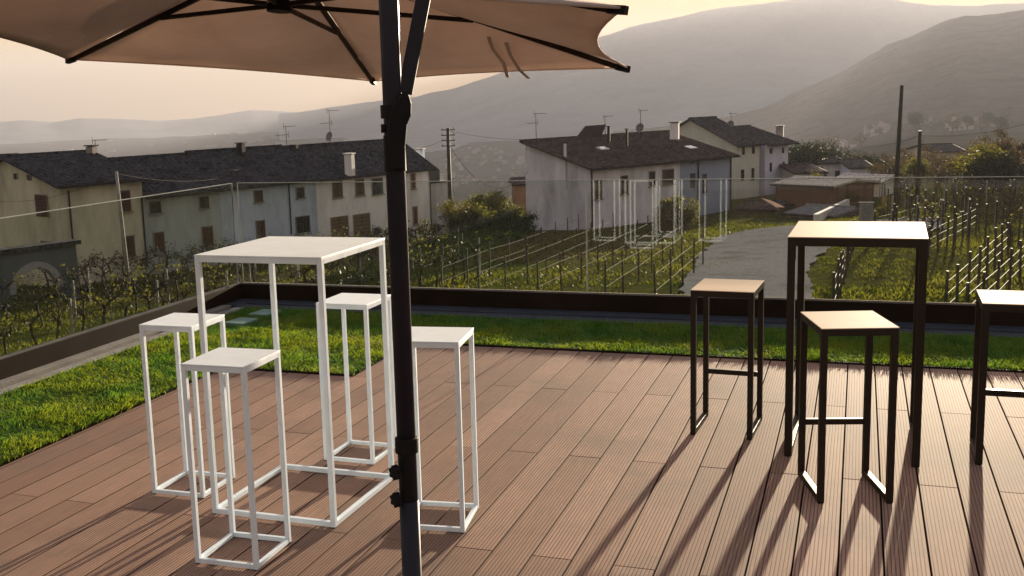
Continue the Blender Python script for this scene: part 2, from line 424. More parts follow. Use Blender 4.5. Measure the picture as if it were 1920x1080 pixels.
# parapet and glass
PH, GT = .140, 1.035
pr_ = thing("parapet", "low dark bronze parapet band carrying the glass balustrade", "parapet", (GU, GV, 0))
og = (GU, GV, 0)
MB().box(GU, 5.5, GV, GV+.09, -.05, PH).build("fascia", ALU, pr_, og, bevel=.003)
MB().box(GU-.09, GU, -3, GV+.09, -.05, PH).build("fascia", ALU, pr_, og, bevel=.003)
MB().box(GU-.01, 5.5, GV+.01, GV+.035, PH, PH+.012).build("glazing_channel", ALUL, pr_, og)
MB().box(GU-.035, GU-.01, -3, GV+.012, PH, PH+.014).build("glazing_channel", ALUL, pr_, og)
GG = "clear glass panels of the balustrade"
def glass(x0, x1, y0, y1, label):
    o = MB().box(x0, x1, y0, y1, PH+.0125, GT).build("glass_panel", GLASS, org=((x0+x1)/2, (y0+y1)/2, PH)); tag(o, label, "glass panel", GG)
    MB().box(x0+.0005, x1-.0005, y0+.0005, y1-.0005, GT+.0005, GT+.006).build("polished_edge", GEDGE, o, ((x0+x1)/2, (y0+y1)/2, PH))
    bb_ = ((x1+.0005, x1+.0035, y0, y1), (x0-.0035, x0-.0005, y0, y1)) if x1-x0 > y1-y0 else ((x0, x1, y1+.0005, y1+.0035), (x0, x1, y0-.0035, y0-.0005))
    for b_ in bb_: MB().box(*b_, PH+.0125, GT+.004).build("polished_edge", GEDGE, o, ((x0+x1)/2, (y0+y1)/2, PH))
gy = GV+.0155
S1 = -1.985
glass(GU+.012, S1-.006, gy, gy+.014, "long clear glass panel behind the white bar table, starting at the glass corner")
glass(S1+.006, 1.10, gy, gy+.014, "clear glass panel behind the dark bar table with vine rows seen through it")
glass(1.112, 4.2, gy, gy+.014, "clear glass panel at the far right behind the cropped dark stool")
glass(GU-.0295, GU-.0155, 5.2, GV-.02, "clear glass panel running from the glass corner along the left turf strip")
glass(GU-.0295, GU-.0155, 2.0, 5.188, "clear glass panel of the left side, closest to the camera")

# ------------------------------------------------------------------ furniture
def frame_piece(name, label, cat, loc, rz, w, d, h, t, style, topm, framem, group, plate=.006, bar_z=None, bar_side='back'):
    o = thing(name, label, cat, loc, group, rz)
    X, Y = w/2, d/2; b = t/2
    z0 = .004
    for sx in (-1, 1):
        for sy in (-1, 1):
            cx_, cy_ = sx*(X-b), sy*(Y-b)
            MB().box(cx_-b, cx_+b, cy_-b, cy_+b, z0, h-plate).build("leg", framem, o, bevel=.0015)
            MB().box(cx_-b*.8, cx_+b*.8, cy_-b*.8, cy_+b*.8, 0, z0).build("foot_pad", PLAST, o)
    top = MB(); fr = MB(); e = .0005
    ph = t*(1.05 if style == 'box' else 1.1)
    fr.box(-X+t+e, X-t-e, -Y, -Y+t*.99, h-plate-ph, h-plate).box(-X+t+e, X-t-e, Y-t*.99, Y, h-plate-ph, h-plate)
    fr.box(-X, -X+t*.99, -Y+t+e, Y-t-e, h-plate-ph, h-plate).box(X-t*.99, X, -Y+t+e, Y-t-e, h-plate-ph, h-plate)
    fr.build("apron", framem, o, bevel=.001)
    pt = top.box(-X-.001, X+.001, -Y-.001, Y+.001, h-plate+.0003, h)
    pt.build("seat" if cat == 'stool' else "tabletop", topm, o, bevel=.0015)
    def rail(x0, x1, y0, y1, nm="base_rail", za=z0, zb=None):
        MB().box(x0, x1, y0, y1, za, zb if zb else z0+t).build(nm, framem, o, bevel=.0015)
    rail(-X+.001, -X+t-.001, -Y+t+e, Y-t-e); rail(X-t+.001, X-.001, -Y+t+e, Y-t-e)
    if style == 'box':
        rail(-X+t+e, X-t-e, -Y+.001, -Y+t-.001); rail(-X+t+e, X-t-e, Y-t+.001, Y-.001)
    if bar_z:
        if bar_side == 'back': rail(-X+t+e, X-t-e, Y-t+.002, Y-.002, "footrest", bar_z, bar_z+t)
    return o
GWS = "white square stools round the white bar table"; GBS = "dark metal stools round the dark bar table"
frame_piece("bar_table", "white metal bar table with square top and open box frame", "table", (-2.212, 4.05, 0), R(-.3), .575, .606, 1.10, .0215, 'box', WHITE, WHITE, None)
frame_piece("stool", "white stool closest to the camera, in front of the white bar table", "stool", (-2.158, 3.431, 0), R(1.8), .262, .277, .769, .018, 'box', WHITE, WHITE, GWS)
frame_piece("stool", "white stool on the turf side, left of the white bar table", "stool", (-2.77, 4.027, 0), R(1.7), .262, .277, .769, .018, 'box', WHITE, WHITE, GWS)
frame_piece("stool", "white stool behind the white bar table, before the yellow lit turf", "stool", (-2.225, 4.641, 0), R(-.4), .262, .277, .769, .018, 'box', WHITE, WHITE, GWS)
frame_piece("stool", "white stool half hidden behind the parasol pole", "stool", (-1.556, 3.962, 0), R(7), .262, .277, .769, .018, 'box', WHITE, WHITE, GWS)
frame_piece("bar_table", "dark brown metal bar table with a glossy top, sky glare put into its colour", "table", (.004, 5.431, 0), R(-1.4), .576, .637, 1.025, .034, 'sled', TOPGLARE, BLACK, None, plate=.004)
frame_piece("stool", "dark stool left of the dark bar table, facing the gravel road", "stool", (-.592, 5.513, 0), R(-3.2), .299, .354, .732, .026, 'sled', TOPGLARE, BLACK, GBS, plate=.004, bar_z=.235)
frame_piece("stool", "dark stool turned askew in front of the dark bar table", "stool", (-.028, 4.746, 0), R(15.9), .299, .354, .732, .026, 'sled', TOPGLARE, BLACK, GBS, plate=.004, bar_z=.235)
frame_piece("stool", "dark stool cut off by the right edge of the picture", "stool", (.667, 5.385, 0), R(-1.0), .299, .354, .732, .030, 'sled', TOPGLARE, BLACK, GBS, plate=.004, bar_z=.235)

# ------------------------------------------------------------------ parasol
PX = at(757, 700, 2.30); PL = Vector((PX.x, PX.y, 0))
par = thing("cantilever_parasol", "beige six sided cantilever parasol on a charcoal pole over the white bar table", "parasol", PL)
C0 = Vector((-2.078, 3.816, 1.932)); rx, ry, phi, RR, APX = -.100, .037, 2.806, 1.5, .344
Mx = Matrix.Rotation(rx, 3, 'X') @ Matrix.Rotation(ry, 3, 'Y')
# the fit was made in the camera-aligned frame already rotated into terrace axes
tips = [C0 + Mx @ Vector((RR*math.cos(phi-k*math.pi/3), RR*math.sin(phi-k*math.pi/3), 0)) for k in range(6)]
apex = C0 + Mx @ Vector((0, 0, APX)); axis = (Mx @ Vector((0, 0, 1))).normalized()
can = MB(); N = 14
for k in range(6):
    a, b = tips[k], tips[(k+1) % 6]
    o = len(can.v)
    for i in range(N+1):
        t = i/N
        for j in range(N+1):
            s_ = j/N; e = a.lerp(b, s_)
            m_ = (e - C0); bow = 4*s_*(1-s_)
            e = e - m_*(.08*bow)           # hem pulled in between ribs
            p = apex.lerp(e, t) - axis*(.05*math.sin(math.pi*t)*bow) + axis*(.006*fbm(e.x*3, t*4+k, 1.2, 3))
            can.v.append(p)
    for i in range(N):
        for j in range(N):
            q = (o+i*(N+1)+j, o+(i+1)*(N+1)+j, o+(i+1)*(N+1)+j+1, o+i*(N+1)+j+1)
            can.f.append(q)
co = can.build("canopy", CANOPY, par, PL, smooth=True)
sm = co.modifiers.new("thick", 'SOLIDIFY'); sm.thickness = .003
hem = MB()
for k in range(6):
    a, b = tips[k], tips[(k+1) % 6]; pts = []
    for j in range(13):
        s_ = j/12; e = a.lerp(b, s_); bow = 4*s_*(1-s_); pts.append(e - (e-C0)*(.08*bow))
    hem.path(pts, .0045, 5)
hem.build("hem", CANOPY, co)
bpy.data.objects["hem"].location = -PL
for k in range(6):
    d = tips[k]-apex
    r_ = MB().bar(apex - axis*.03, tips[k]-axis*.012-d*.012, .013, .020, axis).build("rib", BLACK, par, PL)
    MB().bar(tips[k]-axis*.012-d*.035, tips[k]-axis*.006+d*.006, .022, .026, axis).build("rib_cap", PLAST, r_, PL)
hubc = C0 + (apex-C0)*.0 + axis*(-.02) + Vector((0, 0, 0))
hubc = at(524, 12, math.hypot(C0.x, C0.y)); 
hub = MB().tube(hubc-axis*.02, hubc+axis*.025, .050, .040, 20).tube(hubc+axis*.025, apex, .016, .016, 12).build("hub", PLAST, par, PL, bevel=.003)
for k in range(6):
    q = apex.lerp(tips[k], .52) - axis*.028
    MB().bar(hubc+(q-hubc)*.06+axis*.005, q, .012, .017, axis).build("stretcher", BLACK, par, PL)
MB().tube(apex-axis*.01, apex+axis*.07, .05, .02, 16).build("finial", PLAST, par, PL)
topz = 2.62
MB().tube(PL+Vector((0, 0, .02)), PL+Vector((0, 0, .815)), .0215, n=28).build("lower_pole", POLE, par, PL, smooth=True)
MB().tube(PL+Vector((0, 0, .80)), PL+Vector((0, 0, topz)), .0205, n=28).build("upper_pole", POLE, par, PL, smooth=True)
cz = at(760, 833, 2.30).z
MB().tube(PL+Vector((0, 0, cz-.018)), PL+Vector((0, 0, cz+.016)), .0255, n=28).build("collar", PLAST, par, PL, bevel=.002)
side = -(RGT - Vector((0, 0, RGT.z))).normalized(); toc = -Vector((PL.x, PL.y, 0)).normalized()
kd = (side*.8+toc*.6).normalized()
for y in (880, 931):
    z = at(750, y, 2.30).z; kn = MB(); c = PL + Vector((0, 0, z))
    kn.tube(c+kd*.018, c+kd*.034, .006, n=10); kn.tube(c+kd*.026, c+kd*.040, .0115, .0125, 12)
    ux = kd.orthogonal().normalized(); uy = kd.cross(ux)
    for i in range(6):
        a = i*math.pi/3; e = ux*math.cos(a)+uy*math.sin(a)
        kn.tube(c+kd*.026+e*.012, c+kd*.040+e*.012, .0048, n=8)
    kn.build("clamp_knob", PLAST, par, PL, smooth=False, bevel=.001)
# sliding clamp, handle and strut
rt = -side
def PZ(z): return PL + Vector((0, 0, z))
z1, z2 = at(740, 196, 2.30).z, at(740, 218, 2.30).z
MB().tube(PZ(z2-.004), PZ(z1), .0262, n=24).build("slider_ring", PLAST, par, PL, bevel=.0015)
za, zb = at(765, 176, 2.30).z, at(760, 262, 2.30).z
sh = MB(); prof = [(.004, za-.010), (.022, za+.004), (.034, za-.002), (.0385, za-.020), (.037, za-.042), (.028, (za+zb)/2-.015), (.0225, zb-.012), (.0215, zb-.06), (-.008, zb-.06), (-.012, zb), (-.008, za-.045)]
fw = toc
pts = [PL + rt*a + Vector((0, 0, z)) + fw*(.030) for a, z in prof]
sh.prism(pts[::-1], -fw*.055)
sh.build("slider_bracket", PLAST, par, PL, bevel=.004)
zc = at(758, 320, 2.30).z
MB().tube(PZ(zc), PZ(zb+.01), .0232, .0225, 24).build("sleeve", PLAST, par, PL)
MB().tube(PL+side*.018+toc*.01+Vector((0, 0, at(740, 240, 2.3).z)), PL+side*.026+toc*.01+Vector((0, 0, at(740, 240, 2.3).z)), .009, n=14).build("pivot_bolt", PLAST, par, PL)
s0 = PL + rt*.026 + Vector((0, 0, at(756, 176, 2.30).z)); s1d = at(793, 0, 2.31)
s1 = s0 + (s1d - s0)*2.15
MB().bar(s0, s1, .019, .030, rt).build("strut", POLE, par, PL, bevel=.003)
mast = PZ(topz); tail = s1 + Vector((0, 0, .01)); over = apex + axis*.30
arm = MB(); pts = []
for i in range(15):
    t = i/14; b_ = mast + Vector((0, 0, .06))
    p = tail*(1-t)**3 + 3*(b_+Vector((0, 0, .05)))*t*(1-t)**2 + 3*((b_+over)/2+Vector((0, 0, .25)))*t*t*(1-t) + over*t**3
    pts.append(p)
arm.path(pts, .022, 14).build("arm", POLE, par, PL, smooth=True)
MB().tube(over, apex+axis*.05, .014, n=12).build("hanger", PLAST, par, PL)
MB().box(PL.x-.045, PL.x+.045, PL.y-.045, PL.y+.045, topz-.02, topz+.09).build("mast_head", PLAST, par, PL, bevel=.006)
bs = MB(); bs.bar(PL+Vector((-.45, 0, .03)), PL+Vector((.45, 0, .03)), .05, .03); bs.bar(PL+Vector((0, -.45, .0605)), PL+Vector((0, .45, .0605)), .05, .03)
bs.build("cross_base", POLE, par, PL)
# hanging tie straps under the right panel
def canopy_pt(px, py):
    d = ray(px, py); o = Vector((0, 0, CAMH)); best = None
    for k in range(6):
        n = (tips[k]-apex).cross(tips[(k+1) % 6]-apex); den = n.dot(d)
        if abs(den) < 1e-6: continue
        t = n.dot(apex-o)/den; p = o+d*t; q = p-apex
        a, b = tips[k]-apex, tips[(k+1) % 6]-apex
        g = Matrix(((a.dot(a), a.dot(b)), (a.dot(b), b.dot(b)))).inverted() @ Vector((q.dot(a), q.dot(b)))
        if g.x >= 0 and g.y >= 0 and g.x+g.y <= 1.02 and t > 0: best = p if best is None or (p-o).length < (best-o).length else best
    return best
for pp in ([(917, 44), (925, 68), (945, 95), (953, 122)], [(950, 55), (958, 80), (975, 108), (992, 124)]):
    st = MB(); q = [canopy_pt(*a) for a in pp]
    if all(q):
        q = [a - axis*.055 for a in q]
        for a, b in zip(q, q[1:]): st.bar(a, b, .016, .002, axis)
        st.build("tie_strap", mat_noise("strap_web", (.27, .21, .18), (.32, .255, .215), 9), par, PL)

# ------------------------------------------------------------------ buildings
def plan(px, D): v = azpt(px, D); return Vector((v.x, v.y, 0))
def on_wall(px, py, P, d):               # pixel -> (distance along wall, height) on the vertical plane through P along d
    r = ray(px, py); n = Vector((-d.y, d.x, 0)); o = Vector((0, 0, CAMH))
    t = n.dot(P-o)/n.dot(r); q = o+r*t; return (q-P).dot(d), q.z
def wood(name, c): return mat_noise(name, sc(c, .7), c, 6, .7, sc3=(1, 1, .3))
SHUT = wood("shutter_brown", (.085, .035, .025)); OLIVE = wood("shutter_olive", (.10, .08, .04)); TAN = wood("old_door_wood", (.17, .11, .055))
ORANGE = wood("shutter_orange", (.20, .085, .04)); PANE = m_paint("window_dark", (.012, .012, .014), .15); FRAME = mat_noise("pale_surround", (.17, .16, .145), (.24, .225, .20), 5)
def window(root, org, P, d, out, rect, mat, sill=True, name="window", frame=True):
    x0, y0, x1, y1 = rect
    s0_, zt = on_wall(x0, y0, P, d); s1_, _ = on_wall(x1, y0, P, d); _, zb_ = on_wall((x0+x1)/2, y1, P, d)
    zt = on_wall((x0+x1)/2, y0, P, d)[1]
    a = P + d*s0_; L_ = s1_-s0_; hh = zt-zb_
    w = MB().obox(a + out*.012 + Vector((0, 0, zb_)), d, out, L_, .03, hh).build(name, mat, root, org)
    e = .055; fr = MB()
    if frame:
        fr.obox(a-d*e+out*.003+Vector((0, 0, zb_)), d, out, e-.003, .07, hh); fr.obox(a+d*(L_+.003)+out*.003+Vector((0, 0, zb_)), d, out, e-.003, .07, hh)
        fr.obox(a-d*e+out*.003+Vector((0, 0, zt+.003)), d, out, L_+2*e, .07, e)
        fr.build("frame", FRAME, w, org)
    if sill: MB().obox(a-d*.12+out*.003+Vector((0, 0, zb_-.085)), d, out, L_+.24, .16, .08).build("sill", FRAME, w, org)
    if mat is not PANE:                      # leaf division and slats
        m_ = MB(); m_.obox(a+d*(L_/2-.02)+out*.045+Vector((0, 0, zb_+.02)), d, out, .04, .015, hh-.04)
        for i in range(1, 6): m_.obox(a+d*.05+out*.044+Vector((0, 0, zb_+hh*i/6)), d, out, L_-.1, .01, .035)
        m_.build("slat_panel", DARK, w, org)
    else:
        m_ = MB(); m_.obox(a+d*(L_/2-.025)+out*.045+Vector((0, 0, zb_+.01)), d, out, .05, .012, hh-.02).obox(a+d*.01+out*.045+Vector((0, 0, zb_+hh*.55)), d, out, L_/2-.04, .010, .04)
        m_.build("sash", wood("sash_brown", (.06, .035, .025)), w, org)
def gable_house(root, org, P, d, b, L, W, zb, ze, zr, wallm, roofm, ov=.45, ends=(True, True), mono=False, ovd=None):
    """P near corner, d along the long wall, b into the depth"""
    U = Vector((0, 0, 1)); ovd = ov if ovd is None else ovd
    rw = W if mono else W/2
    prof = [P+U*zb, P+U*ze] + ([P+b*W+U*zr] if mono else [P+b*rw+U*zr, P+b*W+U*ze]) + [P+b*W+U*zb]
    MB().prism(prof, d*L).build("wall", wallm, root, org)
    sl_ = (zr-ze)/rw; th = .16
    a0, L2 = P - d*(ovd if ends[0] else 0), L + (ovd if ends[0] else 0) + (ovd if ends[1] else 0)
    r = MB()
    f0 = a0 - b*ov + U*(ze-sl_*ov+.02); f1 = a0 + b*rw + U*(zr+.02)
    r.prism([f0, f0+U*th, f1+U*th, f1], d*L2)
    if mono:
        pass
    else:
        g0 = a0 + b*(W+ov) + U*(ze-sl_*ov+.02)
        r.prism([f1+b*.002, f1+b*.002+U*th, g0+U*th, g0], d*L2)
    ro = r.build("roof", roofm, root, org)
    # ridge caps and gutter
    MB().tube(f1+U*(th+.02), f1+U*(th+.02)+d*L2, .10, n=8).build("ridge_tiles", roofm, ro, org)
    MB().tube(f0-b*.07+U*.05, f0-b*.07+U*.05+d*L2, .07, n=8).build("gutter", DARK, ro, org)
    # tile courses: half round rolls running down the slope near the eave edge give it a ragged line
    rr = MB(); n = int(L2/.42)
    for i in range(n):
        q = a0 + d*(i+.5)*L2/n
        rr.tube(q - b*(ov+.03) + U*(ze-sl_*(ov+.03)+.02+th), q + b*rw + U*(zr+.02+th), .075, .07, 5)
    rr.build("roof_rolls", roofm, ro, org)
    return ro
def chimney(parent, org, px, y0, y1, w, D, mat, capm=DARK, cap=True, pots=0):
    p = azpt(px, D); zt = at(px, y0, D).z; z0 = at(px, y1, D).z - .5
    w2 = w/2; c = MB().box(p.x-w2, p.x+w2, p.y-w2, p.y+w2, z0, zt-.12).build("chimney", mat, parent, org)
    if cap:
        MB().box(p.x-w2-.09, p.x+w2+.09, p.y-w2-.09, p.y+w2+.09, zt-.08, zt).box(p.x-w2*.7, p.x+w2*.7, p.y-w2*.7, p.y+w2*.7, zt-.119, zt-.081).build("chimney_cap", capm, c, org)
    return c
def pipe(root, org, P, d, out, px, y0, y1, r=.055, m=DARK):
    s_, z0 = on_wall(px, y0, P, d); _, z1_ = on_wall(px, y1, P, d); q = P+d*s_+out*.09
    MB().tube((q.x, q.y, z1_), (q.x, q.y, z0), r, n=8).build("downpipe", m, root, org)

A = plan(260, 75); B = plan(805, 93); RD = (B-A).normalized(); RB = Vector((-RD.y, RD.x, 0)); ROUT = -RB
def s_at(px, P=None, d=None):
    P = A if P is None else P; d = RD if d is None else d
    return on_wall(px, 300, P, d)[0]
SLATE_ROOF = m_rooftile("dark_tile_roof", (.011, .012, .017), (.048, .047, .056), math.atan2(RD.y, RD.x))
BROWN_ROOF = m_rooftile("brown_tile_roof", (.035, .026, .024), (.095, .070, .062), .6)
CREAM = m_plaster("cream_plaster", (.46, .44, .34)); GREENISH = m_plaster("grey_green_plaster", (.32, .36, .35)); BLUEG = m_plaster("blue_grey_plaster", (.40, .47, .56)); BEIGE = m_plaster("beige_plaster", (.68, .67, .67))
ZB = -9.6
# end house with its gable
sC = s_at(107); P1 = A + RD*sC
h1 = thing("farmhouse", "cream plaster house with dark tiled gable roof and brown shutters, left end of the row", "house", (P1.x, P1.y, ZB))
o1 = (P1.x, P1.y, ZB); L1 = s_at(262)-sC
W1 = 13.0
ze1, zr1 = on_wall(107, 349, P1, RD)[1], at(15, 297, 78.5).z
gable_house(h1, o1, P1, RD, RB, L1-.01, W1, ZB, ze1, zr1, CREAM, SLATE_ROOF, .5, (True, True))
GD = RB
for rc, m_ in (((66, 366, 89, 406), SHUT), ((26, 326, 33, 336), PANE), ((51, 328, 59, 338), PANE), ((77, 453, 95, 470), PANE)):
    window(h1, o1, P1, GD, -RD, (rc[0], rc[1], rc[2], rc[3]) if 1 else rc, m_, sill=False)
for rc in ((222, 358, 242, 397), (229, 443, 250, 482)): window(h1, o1, P1, RD, ROUT, rc, SHUT)
pipe(h1, o1, P1, RD, ROUT, 127, 357, 505)
ch = chimney(h1, o1, 164, 272, 292, .55, 80, STONE, DARK); chimney(h1, o1, 8, 288, 306, .65, 79, STONE, DARK)
# three row houses
units = [("row_house", "grey green plastered row house with small dark windows, second from the left end", 262, 408, GREENISH),
         ("row_house", "blue grey row house with a red door behind the white table", 408, 590, BLUEG),
         ("row_house", "beige row house with wooden garage doors, last of the long row", 590, 806, BEIGE)]
zeR = on_wall(260, 366, A, RD)[1]; zrR = at(225, 302, 78.5).z
wins = [[((279, 378, 300, 400), PANE), ((373, 369, 390, 390), PANE), ((287, 436, 306, 472), SHUT), ((378, 425, 397, 460), SHUT)],
        [((476, 358, 491, 379), SHUT), ((555, 352, 569, 371), PANE), ((480, 414, 495, 447), SHUT), ((554, 406, 579, 436), PANE)],
        [((623, 340, 640, 370), OLIVE), ((666, 337, 681, 366), OLIVE), ((697, 335, 716, 364), PANE), ((770, 326, 777, 354), ORANGE), ((620, 407, 651, 445), TAN), ((662, 402, 692, 443), TAN), ((774, 388, 781, 420), ORANGE)]]
ROWS = []
for i, (nm, lb, xa, xb, m_) in enumerate(units):
    sa, sb = s_at(xa), s_at(xb); P = A + RD*sa; org = (P.x, P.y, ZB)
    dz = (0, .12, .02)[i]
    t_ = thing(nm, lb, "house", org, "houses of the long tiled row"); ROWS.append((t_, org, P))
    gable_house(t_, org, P, RD, RB, sb-sa-.004, 7.6, ZB-.4, zeR+dz*.5-.05, zrR+dz, m_, SLATE_ROOF, .42, (False, i == 2))
    for rc, wm in wins[i]: window(t_, org, P, RD, ROUT, rc, wm, sill=True)
chimney(ROWS[0][0], ROWS[0][1], 432, 318, 338, .3, 81, FRAME, FRAME)
chimney(ROWS[1][0], ROWS[1][1], 446, 267, 292, .48, 83.5, DARK); chimney(ROWS[1][0], ROWS[1][1], 548, 271, 284, .4, 87, DARK)
chimney(ROWS[2][0], ROWS[2][1], 650, 287, 318, .6, 86, BEIGE, BEIGE); chimney(ROWS[2][0], ROWS[2][1], 785, 278, 303, .55, 95, BLUEG, BEIGE)
pipe(ROWS[0][0], ROWS[0][1], ROWS[0][2], RD, ROUT, 264, 368, 500); pipe(ROWS[1][0], ROWS[1][1], ROWS[1][2], RD, ROUT, 540, 345, 440, .05); pipe(ROWS[2][0], ROWS[2][1], ROWS[2][2], RD, ROUT, 804, 318, 425, .05)
# small annex beyond the row
P = A + RD*s_at(810) + RB*.6; org = (P.x, P.y, ZB)
an = thing("annex", "low grey annex with a dark window box at the far end of the long row", "building", org)
sb = on_wall(838, 340, P, RD)[0]; zt = on_wall(825, 342, P, RD)[1]
MB().obox(P+Vector((0, 0, ZB)), RD, RB, sb, 5, zt-ZB).build("wall", m_plaster("annex_plaster", (.36, .35, .36)), an, org)
MB().obox(P-RD*.1-RB*.15+Vector((0, 0, zt+.002)), RD, RB, sb+.3, 5.3, .12).build("roof", DARK, an, org)
s0_, z0_ = on_wall(808, 341, P, RD); s1_, z1_ = on_wall(829, 317, P, RD)
MB().obox(P+RD*s0_+RB*.3+Vector((0, 0, zt+.13)), RD, RB, s1_-s0_, 1.5, z1_-zt-.15).build("roof_box", mat_noise("dark_green_panel", (.03, .035, .03), (.05, .055, .045), 3), an, org)

# middle farmhouse, one long roof pitch
F = plan(1105, 85); G = plan(1370, 98); HD = (G-F).normalized(); HB = Vector((-HD.y, HD.x, 0)); HL = (G-F).length
ze2 = on_wall(1105, 316, F, HD)[1]; zr2 = at(975, 268, 90.4).z
ZB2 = -9.9; org = (F.x, F.y, ZB2)
h2 = thing("farmhouse", "pale farmhouse with one long brown roof pitch and a solar panel, beside the gravel road", "house", org)
PALE = m_plaster("pale_lavender_plaster", (.62, .61, .69)); BLUEP = m_plaster("slate_blue_plaster", (.26, .30, .40), .15)
sSplit = on_wall(1275, 330, F, HD)[0]
gable_house(h2, org, F, HD, HB, HL, 7.3, ZB2, ze2, zr2, PALE, BROWN_ROOF, .55, (True, True), mono=True)
MB().obox(F+HD*sSplit-HB*.02+Vector((0, 0, ZB2)), HD, HB, HL-sSplit+.004, .018, ze2-ZB2-.02).build("blue_facade", BLUEP, h2, org)
HO = -HB
for rc, m_ in (((1115, 338, 1127, 373), OLIVE), ((1164, 330, 1176, 364), SHUT), ((1217, 322, 1227, 350), PANE), ((1242, 318, 1262, 346), SHUT)): window(h2, org, F, HD, HO, rc, m_)
for rc in ((1294, 300, 1301, 306), (1294, 325, 1303, 352), (1317, 326, 1325, 362)): window(h2, org, F-HB*.02, HD, HO, rc, PANE, sill=False, frame=False)
for px, y0, y1 in ((1108, 318, 440), (1308, 300, 410), (1369, 292, 400)): pipe(h2, org, F-HB*.02, HD, HO, px, y0, y1, .06)
MB().tube(F-HD*.08+HB*2.6+Vector((0, 0, at(1044, 300, 87).z-2.2)), F-HD*.08+HB*2.6+Vector((0, 0, at(1044, 270, 87).z)), .11, n=10).build("flue", BEIGE, h2, org)
chimney(h2, org, 1265, 228, 250, .72, 99, BEIGE, BROWN_ROOF); chimney(h2, org, 1175, 241, 262, .16, 89, DARK, BROWN_ROOF); chimney(h2, org, 1141, 236, 254, .22, 93.5, DARK, DARK)
# solar panel on the ridge
q0, q1, q2, q3 = at(1081, 259, 92.3), at(1127, 257, 93.6), at(1137, 233, 94.6), at(1099, 236, 93.4)
MB().prism([q0, q1, q2, q3], HB*.12).build("solar_panel", mat_noise("panel_dark", (.02, .015, .016), (.035, .028, .03), 3, .3), h2, org)
# skylights: flat glazed hatches lying in the tiles
slp = (zr2-ze2)/7.3
for px, py in ((1131, 279), (1296, 277)):
    r = ray(px, py); n = Vector((0, 0, 1)) - HB*slp; o0 = F + Vector((0, 0, ze2+.24)); t = n.dot(o0-Vector((0, 0, CAMH)))/n.dot(r); q = Vector((0, 0, CAMH))+r*t
    k = MB(); sd = (HB + Vector((0, 0, slp))).normalized(); a = q-HD*.45-sd*.3
    k.hexa([a, a+HD*.9, a+HD*.9+sd*.7, a+sd*.7] + [v+n.normalized()*.08 for v in (a, a+HD*.9, a+HD*.9+sd*.7, a+sd*.7)])
    k.build("skylight", m_paint("skylight_glass", (.6, .62, .65), .12), h2, org)

# house behind, stepped roofs
K = plan(1382, 110); ze3 = at(1382, 273, 110).z; zr3 = at(1297, 225, 114.6).z; ZB3 = -9.5; org = (K.x, K.y, ZB3)
h3 = thing("farmhouse", "tall pale green house with stepped grey roofs standing behind the brown roofed farmhouse", "house", org)
G3 = m_plaster("pale_green_plaster", (.42, .43, .39), .2); L3 = m_plaster("lavender_plaster", (.50, .51, .62), .2)
GREYROOF = m_rooftile("grey_tile_roof", (.035, .033, .034), (.085, .078, .078), .7)
sB = on_wall(1420, 300, K, HD)[0]; sC_ = on_wall(1435, 300, K, HD)[0]; sD = on_wall(1478, 300, K, HD)[0]
gable_house(h3, org, K, HD, HB, 3.6, 11, ZB3, ze3, zr3, G3, GREYROOF, .35, (True, True))
gable_house(h3, org, K+HD*3.61-HB*.01, HD, HB, sB-3.61, 10.4, ZB3, ze3-.02, zr3-1.0, G3, GREYROOF, .55, (False, False))
gable_house(h3, org, K+HD*sB+HB*1.2, HD, HB, sC_-sB-.01, 9, ZB3, ze3-.2, zr3-1.15, DARK, GREYROOF, .5, (False, False))
gable_house(h3, org, K+HD*sC_+HB*.02, HD, HB, sD-sC_, 10.2, ZB3, ze3-.1, zr3-1.08, L3, GREYROOF, .7, (False, True))
for rc in ((1391, 274, 1396, 290), (1410, 272, 1415, 288), (1389, 318, 1395, 338), (1409, 315, 1414, 338)): window(h3, org, K, HD, HO, rc, PANE, sill=False, frame=False)
for rc in ((1443, 278, 1448, 288), (1466, 276, 1470, 287), (1443, 305, 1447, 322), (1467, 303, 1471, 320)): window(h3, org, K+HB*.02, HD, HO, rc, PANE, sill=False, frame=False)
chimney(h3, org, 1463, 235, 262, .72, 119, STONE, DARK)

# shed, low roofs, garden wall and smaller houses to the right
def simple_house(name, label, cat, px0, px1, D0, D1, depth, zb, ytop, yridge, wm, rm, group=None, nwin=0):
    a, b = plan(px0, D0), plan(px1, D1); d = (b-a).normalized(); bb = Vector((-d.y, d.x, 0))
    if bb.dot(a) < 0: bb = -bb
    org = (a.x, a.y, zb); t_ = thing(name, label, cat, org, group)
    L_ = (b-a).length; ze = at(px0, ytop, D0).z; zr = at((px0+px1)/2, yridge, (D0+D1)/2+depth/2).z
    gable_house(t_, org, a, d, bb, L_, depth, zb, ze, max(zr, ze+.3), wm, rm, .3)
    for i in range(nwin):
        x = a + d*(L_*(i+.5)/nwin-.4) - bb*.03
        MB().obox(x+Vector((0, 0, ze-1.9)), d, bb, .8, .025, 1.1).build("window", PANE, t_, org)
    return t_
def gz_(p): return zg(p.x, p.y)
PLANK = wood("weathered_planks", (.16, .085, .045))
SHEET = mat_noise("pale_corrugated_sheet", (.35, .33, .30), (.55, .52, .48), 3, .3, metal=.4)
simple_house("shed", "brown plank shed with a pale sunlit sheet roof beside the gravel road", "shed", 1457, 1566, 97, 94, 6, -9.0, 347, 339, PLANK, SHEET)
simple_house("cottage", "small white gabled cottage below the dark trees", "house", 1494, 1548, 112, 113, 8, -10, 326, 311, m_plaster("white_plaster", (.5, .48, .45)), BROWN_ROOF, nwin=2)
simple_house("cottage", "beige cottage with a grey gabled roof beneath the umbrella pine", "house", 1532, 1590, 128, 129.5, 10, -10, 308, 290, BEIGE, GREYROOF, nwin=2)
